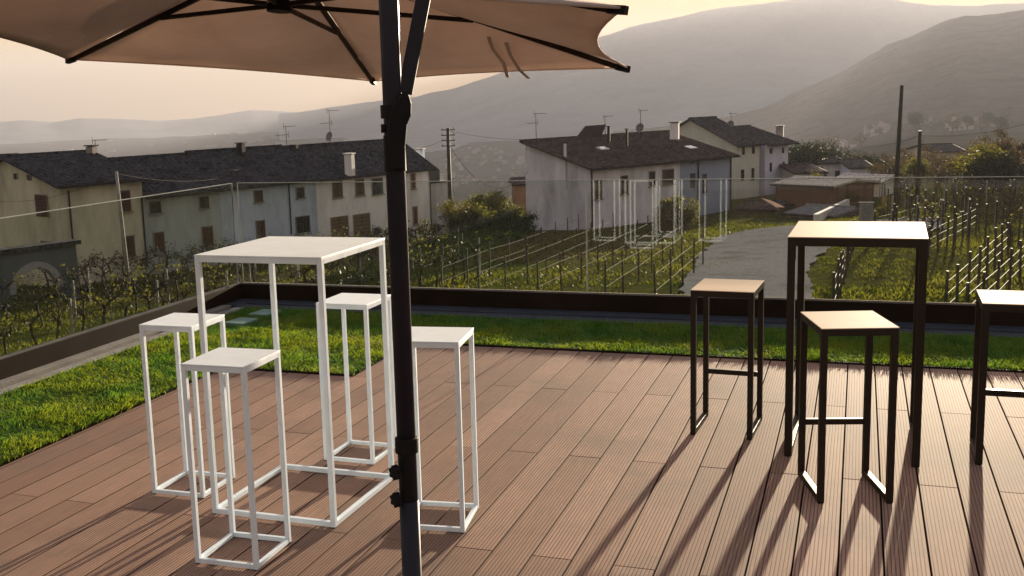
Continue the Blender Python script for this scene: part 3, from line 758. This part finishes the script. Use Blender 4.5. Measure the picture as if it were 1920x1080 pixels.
simple_house("cottage", "lavender grey cottage beyond the sunlit sheets", "house", 1598, 1640, 125, 125.6, 8, -9, 316, 302, L3, GREYROOF, nwin=3)
simple_house("villa", "pale villa half hidden in brown trees, uphill on the right", "house", 1752, 1812, 170, 171.5, 10, -9, 286, 272, CREAM, GREYROOF, nwin=4)
simple_house("shed", "ochre shed wall at the left flank of the brown roofed farmhouse", "shed", 962, 984, 96, 96.1, 3, -10, 347, 341, wood("ochre_boards", (.17, .10, .06)), GREYROOF)
simple_house("lean_to", "white greenhouse frame with bright plastic sheets beside the vineyard", "greenhouse", 1566, 1655, 104, 102, 4, -8.6, 341, 332, mat_noise("plastic_film", (.5, .48, .42), (.75, .72, .65), 6, .5), SHEET)
simple_house("lean_to", "grey flat lean-to roof in front of the plank shed", "shed", 1484, 1566, 84, 82, 5, -8.2, 402, 391, m_plaster("grey_block", (.2, .2, .2)), mat_noise("grey_sheet", (.12, .12, .13), (.2, .2, .21), 2))
# tarpaulin on a lean-to roof
tp = MB(); q = [at(1428, 371, 92), at(1446, 376, 91), at(1471, 388, 90), at(1455, 388, 89.5)]
tp.prism(q, Vector((0, 0, -.04))); o = tp.build("tarpaulin", mat_noise("orange_tarpaulin", (.6, .38, .24), (.75, .5, .34), 3, .6), org=q[0])
tag(o, "small sagging orange tarpaulin catching the sun beside the road", "tarpaulin")
p_ = plan(1400, 71); o = simple_house("lean_to", "low brown lean-to roof under the orange tarpaulin", "shed", 1387, 1456, 93, 92, 4, -9.2, 393, 381, PLANK, BROWN_ROOF)
# cabinet and white walls
p = plan(1630, 76); zt = at(1630, 379, 76).z; zb_ = zg(p.x, p.y)-.2
cab = thing("utility_cabinet", "tall grey concrete utility cabinet beside the gravel road", "cabinet", (p.x, p.y, zb_))
MB().box(p.x-.42, p.x+.42, p.y-.36, p.y+.36, zb_, zt-.06).build("body", STONE, cab, (p.x, p.y, zb_), bevel=.01)
MB().box(p.x-.47, p.x+.47, p.y-.41, p.y+.41, zt-.058, zt).build("lid", ALUL, cab, (p.x, p.y, zb_), bevel=.01)
MB().box(p.x-.30, p.x+.30, p.y-.375, p.y-.362, zb_+.5, zt-.2).build("door", ALUL, cab, (p.x, p.y, zb_))
a, b = plan(1538, 79), plan(1598, 90); d = (b-a).normalized(); n_ = Vector((-d.y, d.x, 0)); zt = at(1545, 402, 79).z
o = MB().obox(a+Vector((0, 0, zt-1.0)), d, n_, (b-a).length, .3, 1.0).build("garden_wall", m_plaster("white_wall_plaster", (.6, .58, .56)), org=a)
tag(o, "low white garden wall at the bend of the gravel road", "wall")
# arched gateway in front of the end house
a = plan(-60, 60); b = plan(118, 62.5); d = (b-a).normalized(); n_ = Vector((-d.y, d.x, 0))
if n_.dot(a) < 0: n_ = -n_
za_ = on_wall(60, 468, a, d)[1]; zb_ = -9.6; org = (a.x, a.y, zb_)
gt = thing("gateway", "dark stone gateway with a round arch and tiled coping below the end house", "gateway", org)
Lg = (b-a).length; sc_, zc_ = on_wall(70, 545, a, d); R1_ = on_wall(118, 520, a, d)[0]-sc_; Ri = R1_-.35
U = Vector((0, 0, 1))
def arch_pts(r, n=20): return [a + d*(sc_+r*math.cos(math.pi*i/n)) + U*(zc_+r*1.0*math.sin(math.pi*i/n)) for i in range(n+1)]
w_ = MB(); ap = arch_pts(R1_); top = za_-.02
for i in range(20):
    p, q = ap[i], ap[i+1]; w_.prism([Vector((q.x, q.y, q.z)), Vector((p.x, p.y, p.z)), Vector((p.x, p.y, top)), Vector((q.x, q.y, top))], n_*.45)
w_.obox(a+U*zb_, d, n_, sc_-R1_, .45, top-zb_); 
if Lg > sc_+R1_: w_.obox(a+d*(sc_+R1_)+U*zb_, d, n_, Lg-sc_-R1_, .45, top-zb_)
w_.build("wall", m_plaster("dark_stone", (.085, .10, .105), .4), gt, org)
ar = MB(); ai = arch_pts(Ri); ao = arch_pts(R1_-.003)
for i in range(20): ar.prism([ai[i]-n_*.05, ao[i]-n_*.05, ao[i+1]-n_*.05, ai[i+1]-n_*.05], n_*.5)
ar.build("arch_ring", m_plaster("arch_stone", (.24, .24, .27), .4), gt, org)
MB().obox(a-n_*.25+U*(za_-.015), d, n_, Lg+.2, .95, .22).build("coping", SLATE_ROOF, gt, org)

# television aerials
def antenna(px, y0, y1, D, label, dish=False, els=5, n2=False):
    p = azpt(px, D); z1_, z0_ = at(px, y0, D).z, at(px, y1, D).z-.3; org = (p.x, p.y, z0_)
    t_ = thing("antenna", label, "aerial", org, "television aerials on the roofs")
    MB().tube((p.x, p.y, z0_), (p.x, p.y, z1_), .03, .022, 6).build("mast", DARK, t_, org)
    e = MB(); dx = Vector((RGT.x, RGT.y, 0)).normalized(); dy = Vector((-dx.y, dx.x, 0))
    for lv in ((0, 1) if n2 else (0,)):
        zc_ = z1_-.05-lv*(z1_-z0_)*.3; c = Vector((p.x, p.y, zc_)); bd = (dx*.8+dy*.6)*(1 if lv == 0 else -1)
        e.tube(c-bd*.2, c-bd*(-.9), .02, n=5)
        for i in range(els): e.tube(c+bd*(i*.2)-dy*.35+dx*.1, c+bd*(i*.2)+dy*.35-dx*.1, .012, n=4); 
        e.tube(c-bd*.2-Vector((0, 0, .25)), c-bd*.2+Vector((0, 0, .25)), .015, n=4)
    e.build("elements", DARK, t_, org)
    if dish:
        c = Vector((p.x, p.y, z0_+(z1_-z0_)*.35)); m_ = MB(); f = (-dx*.7-dy*.7+Vector((0, 0, .3))).normalized(); x = f.orthogonal().normalized(); y = f.cross(x); n = 16
        vs = [c+f*.05]; 
        for rr_, off in ((.2, .07), (.4, .14)):
            for i in range(n): an_ = 2*math.pi*i/n; vs.append(c+f*off+x*rr_*math.cos(an_)+y*rr_*math.sin(an_))
        fs = [(0, 1+i, 1+(i+1) % n) for i in range(n)] + [(1+i, 1+n+i, 1+n+(i+1) % n, 1+(i+1) % n) for i in range(n)]
        m_.add(vs, fs).tube(c, c+f*.45-Vector((0, 0, .2)), .012, n=4).build("dish", mat_noise("dish_grey", (.10, .10, .10), (.16, .16, .16), 4), t_, org)
antenna(533, 236, 281, 87, "slim aerial on the long row roof beside the small dark chimney", n2=True)
antenna(616, 206, 277, 90, "tall aerial with a satellite dish on the beige row house", True, 4, True)
antenna(172, 262, 284, 82.5, "short forked aerial beside the end house chimney", els=3)
antenna(1004, 212, 262, 90, "bushy aerial at the left ridge end of the brown roofed farmhouse", els=6, n2=True)
antenna(1201, 206, 252, 95, "aerial with a small dish near the ridge middle of the brown roofed farmhouse", True, 4)
antenna(1134, 217, 250, 93, "short dark aerial beside the solar panel", els=2)
antenna(1371, 212, 240, 115, "small aerial between the stepped roofs of the tall pale green house", True, 2)

# ------------------------------------------------------------------ poles and wires
CONC = mat_noise("weathered_concrete", (.15, .145, .135), (.25, .24, .22), 3, .9, .2, 30); POSTW = wood("dark_post_wood", (.04, .038, .028)); WIRE = mat_noise("steel_wire", (.055, .05, .038), (.09, .08, .06), 3, .8)
def utility_pole(px, ytop, D, r, label, arms=0, mat=POSTW, lean=0.):
    p = azpt(px, D); zt = at(px, ytop, D).z; z0 = zg(p.x, p.y)-.3; org = (p.x, p.y, z0)
    t_ = thing("utility_pole", label, "utility pole", org, "utility poles around the vineyards")
    MB().tube((p.x+lean, p.y, z0), (p.x, p.y, zt), r*1.25, r*.8, 12).build("pole", mat, t_, org, smooth=True)
    dx = Vector((RGT.x, RGT.y, 0)).normalized()
    for i in range(arms):
        c = Vector((p.x, p.y, zt-.15-i*.42)); MB().bar(c-dx*.55, c+dx*.55, .07, .07).build("crossarm", DARK, t_, org)
        for s_ in (-.45, .45): MB().tube(c+dx*s_+Vector((0, 0, .036)), c+dx*s_+Vector((0, 0, .2)), .04, .03, 8).build("insulator", FRAME, t_, org)
    return Vector((p.x, p.y, zt))
p1 = utility_pole(838, 240, 88, .16, "utility pole with crossarms between the long row and the brown roofed farmhouse", 4)
p2 = utility_pole(207, 322, 62, .10, "thin grey pole standing in front of the end house gable wall", 0, CONC, .25)
p3 = utility_pole(1690, 160, 80, .14, "tallest utility pole, rising above the right vineyard", 0, POSTW, -.2)
p4 = utility_pole(1727, 245, 78, .13, "shorter dark utility pole right of the tallest one", 0)
def wire(a, b, sag, label, r=.014):
    m_ = MB(); pts = [a.lerp(b, i/16) - Vector((0, 0, sag*4*(i/16)*(1-i/16))) for i in range(17)]
    o = m_.path(pts, r, 4).build("overhead_wire", DARK, org=a); tag(o, label, "wire", "overhead wires")
wire(p1-Vector((0, 0, .8)), at(690, 283, 86), .5, "overhead wire from the crossarm pole down to the beige row house")
wire(p1-Vector((0, 0, 1.2)), at(990, 322, 88.5), 2.3, "slack overhead wire from the crossarm pole to the lavender farmhouse wall", .02)
wire(p1-Vector((0, 0, .2)), at(1080, 255, 92), .5, "upper overhead wire from the crossarm pole towards the farmhouse roof")
wire(p4-Vector((0, 0, .3)), at(2000, 208, 75), .5, "overhead wire leaving the picture on the right")
wire(p4-Vector((0, 0, .3)), at(1575, 268, 100), .5, "overhead wire from the dark pole towards the dark trees")
wire(p2-Vector((0, 0, .1)), at(432, 330, 80), .4, "thin overhead wire from the grey pole across the dark row roof", .01)
wire(p2-Vector((0, 0, .1)), at(-60, 372, 66), .7, "thin overhead wire crossing the cream gable", .01)

# ------------------------------------------------------------------ road
rd = MB(); ctr = [(1395, 620, 2.6), (1393, 560, 2.35), (1400, 520, 2.5), (1418, 490, 2.8), (1445, 465, 3.4), (1480, 446, 4.5), (1540, 432, 5.5), (1640, 424, 5), (1780, 418, 5)]
def ground_hit(px, py):
    d = ray(px, py); lo, hi = 8., 400.; o = Vector((0, 0, CAMH)); h = math.hypot(d.x, d.y)
    for _ in range(60):
        m = (lo+hi)/2; p = o+d*(m/h)
        if p.z > zg(p.x, p.y): lo = m
        else: hi = m
    return o+d*(hi/h)
pts = [(ground_hit(a, b), w) for a, b, w in ctr]
fine = []
for i in range(len(pts)-1):
    for j in range(8): t = j/8; fine.append((pts[i][0].lerp(pts[i+1][0], t), pts[i][1]*(1-t)+pts[i+1][1]*t))
for i, (p, w) in enumerate(fine):
    q = fine[min(i+1, len(fine)-1)][0]; pr0 = fine[max(i-1, 0)][0]; d = (q-pr0); d.z = 0; d.normalize(); n = Vector((d.y, -d.x, 0))
    for s_ in np.linspace(-1, 1, 7):
        v = p + n*(w*s_*(1+.16*fbm(p.x, p.y+s_*9, .7))); rd.v.append(Vector((v.x, v.y, zg(v.x, v.y)+.10+.05*(1-s_*s_))))
for i in range(len(fine)-1):
    for j in range(6): rd.f.append((i*7+j, i*7+j+1, (i+1)*7+j+1, (i+1)*7+j))
def m_road():
    t = NT("grey_gravel"); v = t.coord()
    c = t.ramp(t.noise(v, 5., 8, .75), [(.3, (.095, .10, .11)), (.7, (.185, .19, .20))])
    c = t.mix(c, (.075, .075, .07), t.ramp(t.noise(v, .45, 6, .7), [(.5, (0, 0, 0)), (.68, (.75, .75, .75))]))
    c = t.mix(c, (.05, .055, .02), t.ramp(t.noise(v, 1.1, 9, .8), [(.60, (0, 0, 0)), (.68, (.8, .8, .8))]))
    t.col(c); t.set(.95, spec=0.); t.bump(t.noise(v, 20, 5, .8), .8, .05); return t.m
struct(rd, "gravel_road", m_road(), smooth=True)

# ------------------------------------------------------------------ vegetation
def tree_meshes(name, h, rx_, kind, seed, leafm, barkm, nleaf=2600, ls=.16):
    """trunk with limbs and a crown of small leaf faces clustered round the limb ends"""
    rnd = random.Random(seed); tr = MB(); ends = []
    th = h*(.32 if kind != 'shrub' else .08)
    pts = [Vector((0, 0, -.3)), Vector((rnd.uniform(-.1, .1), rnd.uniform(-.1, .1), th*.6)), Vector((rnd.uniform(-.2, .2), rnd.uniform(-.2, .2), th))]
    tr.path(pts, [.05*h**.9, .04*h**.9, .03*h**.9], 8)
    def grow(p, d, L, r, lv):
        q = p + d*L; tr.tube(p, q, r, r*.6, 5)
        if lv == 0: ends.append(q); return
        for _ in range(rnd.choice((2, 3))):
            nd = (d + Vector((rnd.gauss(0, .5), rnd.gauss(0, .5), rnd.gauss(.12, .3)))).normalized()
            grow(q, nd, L*rnd.uniform(.6, .85), r*.6, lv-1)
        if rnd.random() < .6: ends.append(q)
    nb = 7 if kind != 'umbrella' else 9
    for i in range(nb):
        a = 2*math.pi*i/nb + rnd.uniform(-.3, .3); el = rnd.uniform(.25, 1.1) if kind != 'umbrella' else rnd.uniform(.45, .7)
        d = Vector((math.cos(a)*math.cos(el)*rx_*2.2/h, math.sin(a)*math.cos(el)*rx_*2.2/h, math.sin(el))).normalized()
        grow(pts[-1]-Vector((0, 0, rnd.uniform(0, th*.35))), d, h*rnd.uniform(.2, .28), .016*h, 2)
    zs = max(e.z for e in ends); rs_ = max(math.hypot(e.x, e.y) for e in ends)
    V = []; F = []; T = []
    kz, kr = (h*.93)/zs, (rx_*.88)/rs_
    for i in range(len(tr.v)):
        v = tr.v[i]; tr.v[i] = Vector((v.x*kr if v.z > th else v.x, v.y*kr if v.z > th else v.y, v.z*kz if v.z > 0 else v.z))
    ends = [Vector((e.x*kr, e.y*kr, e.z*kz)) for e in ends]
    for i in range(nleaf):
        e = rnd.choice(ends); s_ = .085*h*(.5 if kind == 'sparse' else 1)
        p = e + Vector((rnd.gauss(0, s_*1.2), rnd.gauss(0, s_*1.2), rnd.gauss(0, s_*.7)))
        if p.z < .1: p.z = .1+rnd.random()*.2
        a = Vector((rnd.gauss(0, 1), rnd.gauss(0, 1), rnd.gauss(0, 1))).normalized(); b = a.orthogonal().normalized(); L = ls*rnd.uniform(.5, 1.3); c = a.cross(b)
        k = len(V); V += [p-b*L, p+c*L*.45, p+b*L, p-c*L*.45]; F.append((k, k+1, k+2, k+3))
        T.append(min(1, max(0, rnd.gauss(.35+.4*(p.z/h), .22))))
    cr = MB(); cr.v = V; cr.f = F
    return tr, cr, T, leafm, barkm
BARK = mat_noise("bark", (.05, .038, .03), (.10, .078, .06), 6, .9)
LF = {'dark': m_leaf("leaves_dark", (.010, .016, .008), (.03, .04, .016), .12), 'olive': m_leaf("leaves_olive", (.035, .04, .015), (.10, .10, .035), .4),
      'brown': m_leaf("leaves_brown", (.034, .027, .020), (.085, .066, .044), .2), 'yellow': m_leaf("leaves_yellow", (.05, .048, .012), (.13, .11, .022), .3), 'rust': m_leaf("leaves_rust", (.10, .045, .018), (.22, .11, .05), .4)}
PROTO = {}
def tree(kind, px, ybase, ytop, D, label, cat="tree", group="trees beyond the vineyards", wide=1., name=None):
    spec = {'dark': (6, 2.6, 'round', 'dark'), 'umbrella': (7, 4.2, 'umbrella', 'dark'), 'olive': (5, 2.2, 'round', 'olive'), 'brown': (7, 2.8, 'sparse', 'brown'), 'bare': (7, 2.4, 'sparse', 'brown'),
            'yellow': (3, 1.2, 'shrub', 'yellow'), 'rust': (3, 1.4, 'shrub', 'rust'), 'bush': (2, 1.3, 'shrub', 'olive'), 'darkbush': (2, 1.4, 'shrub', 'dark')}[kind]
    p = azpt(px, D); z0 = zg(p.x, p.y); zt = at(px, ytop, D).z; H = max(.8, zt-z0)
    var = (kind, random.randrange(2)); s_ = H/spec[0]; rz = random.uniform(0, 6.28)
    nm = name or ("shrub" if spec[2] == 'shrub' else "tree")
    sc_v = (s_*wide, s_*wide, s_)
    if var in PROTO:
        o = copy_thing(PROTO[var], (p.x, p.y, z0-.05), rz, label, sc_v, group)
        o['category'] = cat; o.name = nm; return o
    tr, cr, T, lm, bm = tree_meshes(nm, spec[0], spec[1], spec[2], hash(kind) % 1000 if 0 else sum(map(ord, kind))+var[1]*31, LF[spec[3]], BARK, {'bare': 500, 'brown': 1500}.get(kind, 3000 if spec[2] != 'shrub' else 1800), .17 if spec[2] != 'shrub' else .085)
    o = thing(nm, label, cat, (p.x, p.y, z0-.05), group, rz); o.scale = sc_v
    tr.build("trunk" if nm == 'tree' else "stems", bm, o); cr.build("crown" if nm == 'tree' else "foliage", lm, o, attr=T); PROTO[var] = o; return o
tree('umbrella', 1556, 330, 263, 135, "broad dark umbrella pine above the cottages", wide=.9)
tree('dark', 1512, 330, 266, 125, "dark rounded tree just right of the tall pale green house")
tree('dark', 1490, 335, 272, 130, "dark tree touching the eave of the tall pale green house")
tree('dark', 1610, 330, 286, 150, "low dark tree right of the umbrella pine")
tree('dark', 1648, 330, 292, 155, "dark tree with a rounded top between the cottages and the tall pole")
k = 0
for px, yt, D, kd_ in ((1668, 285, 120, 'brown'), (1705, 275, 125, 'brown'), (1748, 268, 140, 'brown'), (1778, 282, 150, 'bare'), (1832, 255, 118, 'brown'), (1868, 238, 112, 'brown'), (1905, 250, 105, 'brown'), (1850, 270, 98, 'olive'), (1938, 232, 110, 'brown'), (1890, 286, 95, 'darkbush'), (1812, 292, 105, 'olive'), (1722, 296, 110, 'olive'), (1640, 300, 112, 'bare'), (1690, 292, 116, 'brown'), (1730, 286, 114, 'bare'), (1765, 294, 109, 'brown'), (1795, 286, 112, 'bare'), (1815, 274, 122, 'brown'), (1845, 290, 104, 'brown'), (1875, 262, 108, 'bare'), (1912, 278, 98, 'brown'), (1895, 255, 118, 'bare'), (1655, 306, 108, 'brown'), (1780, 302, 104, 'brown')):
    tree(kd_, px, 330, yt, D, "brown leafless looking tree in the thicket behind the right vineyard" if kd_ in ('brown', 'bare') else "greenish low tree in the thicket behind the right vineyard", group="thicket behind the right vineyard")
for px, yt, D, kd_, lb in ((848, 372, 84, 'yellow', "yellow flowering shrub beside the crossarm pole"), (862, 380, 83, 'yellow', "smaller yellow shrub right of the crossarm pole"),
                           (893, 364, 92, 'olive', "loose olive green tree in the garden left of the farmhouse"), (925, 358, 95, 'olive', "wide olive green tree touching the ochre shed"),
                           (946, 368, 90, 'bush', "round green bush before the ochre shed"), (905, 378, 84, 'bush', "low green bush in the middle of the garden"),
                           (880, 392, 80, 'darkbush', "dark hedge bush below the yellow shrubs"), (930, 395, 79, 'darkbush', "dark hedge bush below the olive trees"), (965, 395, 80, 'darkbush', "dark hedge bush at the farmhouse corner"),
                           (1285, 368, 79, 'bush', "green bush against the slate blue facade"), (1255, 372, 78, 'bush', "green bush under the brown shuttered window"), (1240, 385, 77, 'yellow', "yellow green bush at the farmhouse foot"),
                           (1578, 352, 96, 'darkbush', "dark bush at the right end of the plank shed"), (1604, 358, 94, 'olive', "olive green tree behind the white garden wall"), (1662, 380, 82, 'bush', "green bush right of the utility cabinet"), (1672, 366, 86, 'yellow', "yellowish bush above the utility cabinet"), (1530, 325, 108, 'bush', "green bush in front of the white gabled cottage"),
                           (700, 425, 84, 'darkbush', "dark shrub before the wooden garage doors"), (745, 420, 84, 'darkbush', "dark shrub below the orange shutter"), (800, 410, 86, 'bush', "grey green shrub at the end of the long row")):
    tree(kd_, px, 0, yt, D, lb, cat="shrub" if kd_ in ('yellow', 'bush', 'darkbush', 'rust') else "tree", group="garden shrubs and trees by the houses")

# grapevines: gnarled trunk with arched canes
def vine_mesh(seed, leafy):
    rnd = random.Random(seed); m_ = MB(); p = Vector((0, 0, -.1)); pts = [p]
    for i in range(4): p = p + Vector((rnd.gauss(0, .06), rnd.gauss(0, .06), .26)); pts.append(p)
    m_.path(pts, [.05, .042, .038, .035, .045], 6)
    tips_ = []
    for i in range(9):
        a = rnd.choice((0, math.pi)) + rnd.gauss(0, .6); q = p; r = .02; d = Vector((math.cos(a), math.sin(a), rnd.uniform(.2, 1.3))).normalized()
        for j in range(4):
            n_ = q + d*rnd.uniform(.18, .32); m_.tube(q, n_, r, r*.75, 4); q = n_; r *= .75; d = (d + Vector((rnd.gauss(0, .35), rnd.gauss(0, .3), -.22))).normalized()
            tips_.append(q)
    V = []; F = []; T = []
    for i in range(leafy):
        e = rnd.choice(tips_); c = e + Vector((rnd.gauss(0, .12), rnd.gauss(0, .1), rnd.gauss(0, .1))); a = Vector((rnd.gauss(0, 1), rnd.gauss(0, 1), rnd.gauss(0, 1))).normalized(); b = a.orthogonal().normalized(); cc = a.cross(b); L = .055*rnd.uniform(.6, 1.3)
        k = len(V); V += [c-b*L, c+cc*L*.7, c+b*L, c-cc*L*.7]; F.append((k, k+1, k+2, k+3)); T.append(rnd.random())
    lf = MB(); lf.v = V; lf.f = F; return m_, lf, T
VINES = []
VWOOD = mat_noise("vine_wood", (.022, .016, .012), (.05, .036, .026), 9, .95)
for i in range(4):
    m_, lf, T = vine_mesh(40+i, 70 if i % 2 else 25); VINES.append((m_, lf, T, None))
vproto = {}
def vine(i, loc, rz, s_, label, group):
    if i not in vproto:
        m_, lf, T, _ = VINES[i]; o = thing("grapevine", label, "grapevine", loc, group, rz); o.scale = (s_,)*3
        m_.build("trunk", VWOOD, o); lf.build("foliage", LF['dark' if i < 2 else 'olive'], o, attr=T); vproto[i] = o
        return o
    return copy_thing(vproto[i], loc, rz, label, (s_,)*3, group)
NROW = 0
def row_pts(a, b, n): return [a.lerp(b, i/(n-1)) for i in range(n)]
def trellis(a, b, spacing, hpost, mat, label, wires=(.6, .95, 1.3), r=.035, vines=0, vlabel="", vgroup="", group="vine trellises", shine=.010):
    a = Vector((a.x, a.y, 0)); b = Vector((b.x, b.y, 0)); n = max(2, int((b-a).length/spacing)+1); P = row_pts(a, b, n)
    org = (a.x, a.y, zg(a.x, a.y)); t_ = thing("vine_trellis", label, "trellis", org, group); tops = []
    for i, p in enumerate(P):
        z = zg(p.x, p.y); h_ = hpost*random.uniform(.92, 1.08); lx, ly = random.gauss(0, .03), random.gauss(0, .03)
        MB().tube((p.x, p.y, z-.1), (p.x+lx, p.y+ly, z+h_), r, r*.85, 6).build("post", mat, t_, org); tops.append((p, z))
    for w in wires:
        MB().path([Vector((p.x, p.y, z+w)) for p, z in tops], shine, 4).build("wire", WIRE, t_, org)
    if vines:
        d = (b-a); L_ = d.length; ang = math.atan2(d.y, d.x); m = int(L_/vines)
        for i in range(m):
            q = a + d*((i+.5)/m); vine(random.randrange(4), (q.x+random.gauss(0, .1), q.y+random.gauss(0, .1), zg(q.x, q.y)), ang+random.choice((0, math.pi))+random.gauss(0, .2), random.uniform(1.0, 1.45), vlabel, vgroup)
def GH(px, py): return ground_hit(px, py)
# centre rows: young vines on thin dark posts and bright wires
for i, (p0, p1_) in enumerate((((900, 575), (1150, 452)), ((1010, 575), (1215, 462)), ((1135, 578), (1278, 470)), ((830, 560), (1085, 447)), ((790, 530), (1000, 448)), ((1230, 585), (1318, 500)))):
    trellis(GH(*p0), GH(*p1_), 3.4, 1.75, POSTW, "thin dark post trellis in the middle meadow, " + ["second", "third", "fourth", "first", "outermost", "shortest"][i] + (" row before the farmhouse" if i != 5 else " row, along the gravel road"), (.75, 1.35), .040, shine=.007)
# right rows
for i, (p0, p1_) in enumerate((((1562, 600), (1600, 470)), ((1770, 610), (1890, 480)), ((1720, 500), (1830, 432)), ((1810, 640), (1960, 480)), ((1930, 590), (2010, 480)), ((1640, 450), (1760, 418)))):
    trellis(GH(*p0), GH(*p1_), 2.6, 1.5, POSTW, ["short bright wired trellis seen under the dark bar table", "long wired trellis sloping up beside the cropped dark stool", "wired trellis behind the sunlit table corner", "last wired trellis near the right picture edge", "wired trellis leaving the picture on the right", "low trellis right of the utility cabinet"][i], (.5, .85, 1.2), .05, shine=.010)
# left vineyard: pale concrete posts and old dark vines
k = 0
for i, (p0, p1_, n_) in enumerate((((-60, 705), (430, 585), 1), ((-60, 640), (470, 548), 1), ((-60, 600), (560, 520), 1), ((-60, 570), (640, 498), 1), ((150, 540), (720, 478), 1), ((300, 520), (820, 462), 1), ((560, 560), (860, 490), 1), ((600, 600), (900, 520), 1))):
    a, b = GH(*p0), GH(*p1_)
    trellis(a, b, 4.6, 1.9, CONC, "pale concrete post trellis of the left vineyard, " + ["nearest to the glass", "second from the glass", "third from the glass", "fourth from the glass", "fifth from the glass", "farthest, along the houses", "behind the white table legs", "behind the parasol pole"][i], (.8, 1.25), .055, vines=1.15,
            vlabel="gnarled dark grapevine on a concrete post trellis in the left vineyard", vgroup="old grapevines in the left vineyard", shine=.007)
# far right vineyard: dense brown rows with many stakes
for i in range(9):
    y = 338 + i*9; D0 = 100 - i*5.2
    a = azpt(1655+i*4, D0); b = azpt(1990, D0*.93)
    trellis(a, b, 1.35, 1.9, POSTW if i % 3 else CONC, "dense brown stake trellis in the upper right vineyard, " + ["top", "second", "third", "fourth", "fifth", "sixth", "seventh", "eighth", "lowest"][i] + " line of the stack", (1.2,), .05, vines=3.4,
            vlabel="bare brown grapevine between the stakes of the upper right vineyard", vgroup="grapevines in the upper right vineyard", shine=.01)

# rough meadow tufts: short grass over the visible meadow
def meadow(name, n, dmin, dmax, pxa, pxb, mat, h0, label):
    V = []; F = []; T = []
    for _ in range(n):
        px = rng.uniform(pxa, pxb); D = math.sqrt(rng.uniform(dmin**2, dmax**2)); p = azpt(px, D)
        c = fbm(p.x, p.y, .25, 4)
        if c < -.25+rng.normal(0, .15): continue
        z = zg(p.x, p.y); h = h0*(1+.6*c)*rng.uniform(.5, 1.5); a = rng.uniform(0, math.pi); w = .05*rng.uniform(.6, 1.6); lx, ly = rng.normal(0, .06, 2)
        i = len(V); V += [(p.x-math.cos(a)*w, p.y-math.sin(a)*w, z-.02), (p.x+math.cos(a)*w, p.y+math.sin(a)*w, z-.02), (p.x+lx, p.y+ly, z+h)]; F.append((i, i+1, i+2)); T.append(min(1, max(0, .5+.6*c+rng.normal(0, .2))))
    me = bpy.data.meshes.new(name); me.from_pydata(V, [], F); me.update(); a_ = me.attributes.new("tone", 'FLOAT', 'FACE'); a_.data.foreach_set("value", np.array(T, dtype=np.float32))
    me.materials.append(mat); o = bpy.data.objects.new(name, me); COL.objects.link(o); o['kind'] = 'stuff'; o['label'] = label
meadow("meadow_grass", 110000, 36, 95, -60, 1980, m_leaf("meadow_blades", (.02, .03, .006), (.095, .10, .022), .4), .10, "rough yellow green meadow grass between the vine rows")

# ------------------------------------------------------------------ far villages
FW = m_plaster("far_house_plaster", (.34, .32, .29), .1); FR = mat_noise("far_house_roof", (.16, .12, .10), (.26, .20, .16), 1.)
fh = thing("village_house", "tiny pale village house in the hazy valley", "house", (0, 0, 0), "village houses in the hazy valley")
U = Vector((0, 0, 1)); P = Vector((-6, -4, -3))
MB().prism([P, P+U*9, P+Vector((0, 4, 11.5)), P+Vector((0, 8, 9)), P+Vector((0, 8, 0))], Vector((12, 0, 0))).build("wall", FW, fh)
MB().prism([Vector((-6.5, -4.8, 5.8)), Vector((-6.5, 0, 8.7)), Vector((-6.5, 4.8, 5.8)), Vector((-6.5, 4.8, 6.1)), Vector((-6.5, 0, 9.0)), Vector((-6.5, -4.8, 6.1))][::-1], Vector((13, 0, 0))).build("roof", FR, fh)
first = True
spots = [(random.uniform(820, 990), random.uniform(1250, 2300)) for _ in range(60)] + [(random.uniform(1480, 1920), random.uniform(900, 1500)) for _ in range(40)] + [(random.uniform(0, 690), random.uniform(2600, 4600)) for _ in range(30)]
for px, D in spots:
    p = azpt(px, D); z = zg(p.x, p.y)
    kind_ = 0 if px < 700 else 1 if px < 1200 else 2
    lb = ["tiny pale building far out on the hazy valley plain", "tiny pale village house on the hazy slope right of the crossarm pole", "small hazy village house at the foot of the right hill"][kind_]
    gp = ["pale buildings on the far plain", "village houses beyond the crossarm pole", "village houses under the right hill"][kind_]
    s_ = random.uniform(.35, .75)*(1.0 if kind_ else 2.2)
    sv = (s_*(1.6 if kind_ == 0 else 1), s_, s_*(.5 if kind_ == 0 else 1)); rz = random.uniform(0, 6.28)
    if first: fh.location = (p.x, p.y, z); fh.scale = sv; fh['label'] = lb; fh['group'] = gp; fh.rotation_euler.z = rz; first = False
    else: copy_thing(fh, (p.x, p.y, z), rz, lb, sv, gp)
for i in range(70):
    px, D = random.choice(((random.uniform(830, 990), random.uniform(700, 1800)), (random.uniform(1480, 1900), random.uniform(600, 1300)))); p = azpt(px, D)
    yt = 0; z0 = zg(p.x, p.y); 
    o = copy_thing(PROTO[random.choice([k_ for k_ in PROTO if k_[0] in ('dark', 'olive', 'brown')])], (p.x, p.y, z0), random.uniform(0, 6), "small hazy tree among the village houses " + ("beyond the crossarm pole" if px < 1200 else "under the right hill"), (random.uniform(1.2, 2.2),)*3, "hazy trees among the villages")
    o['category'] = "tree"
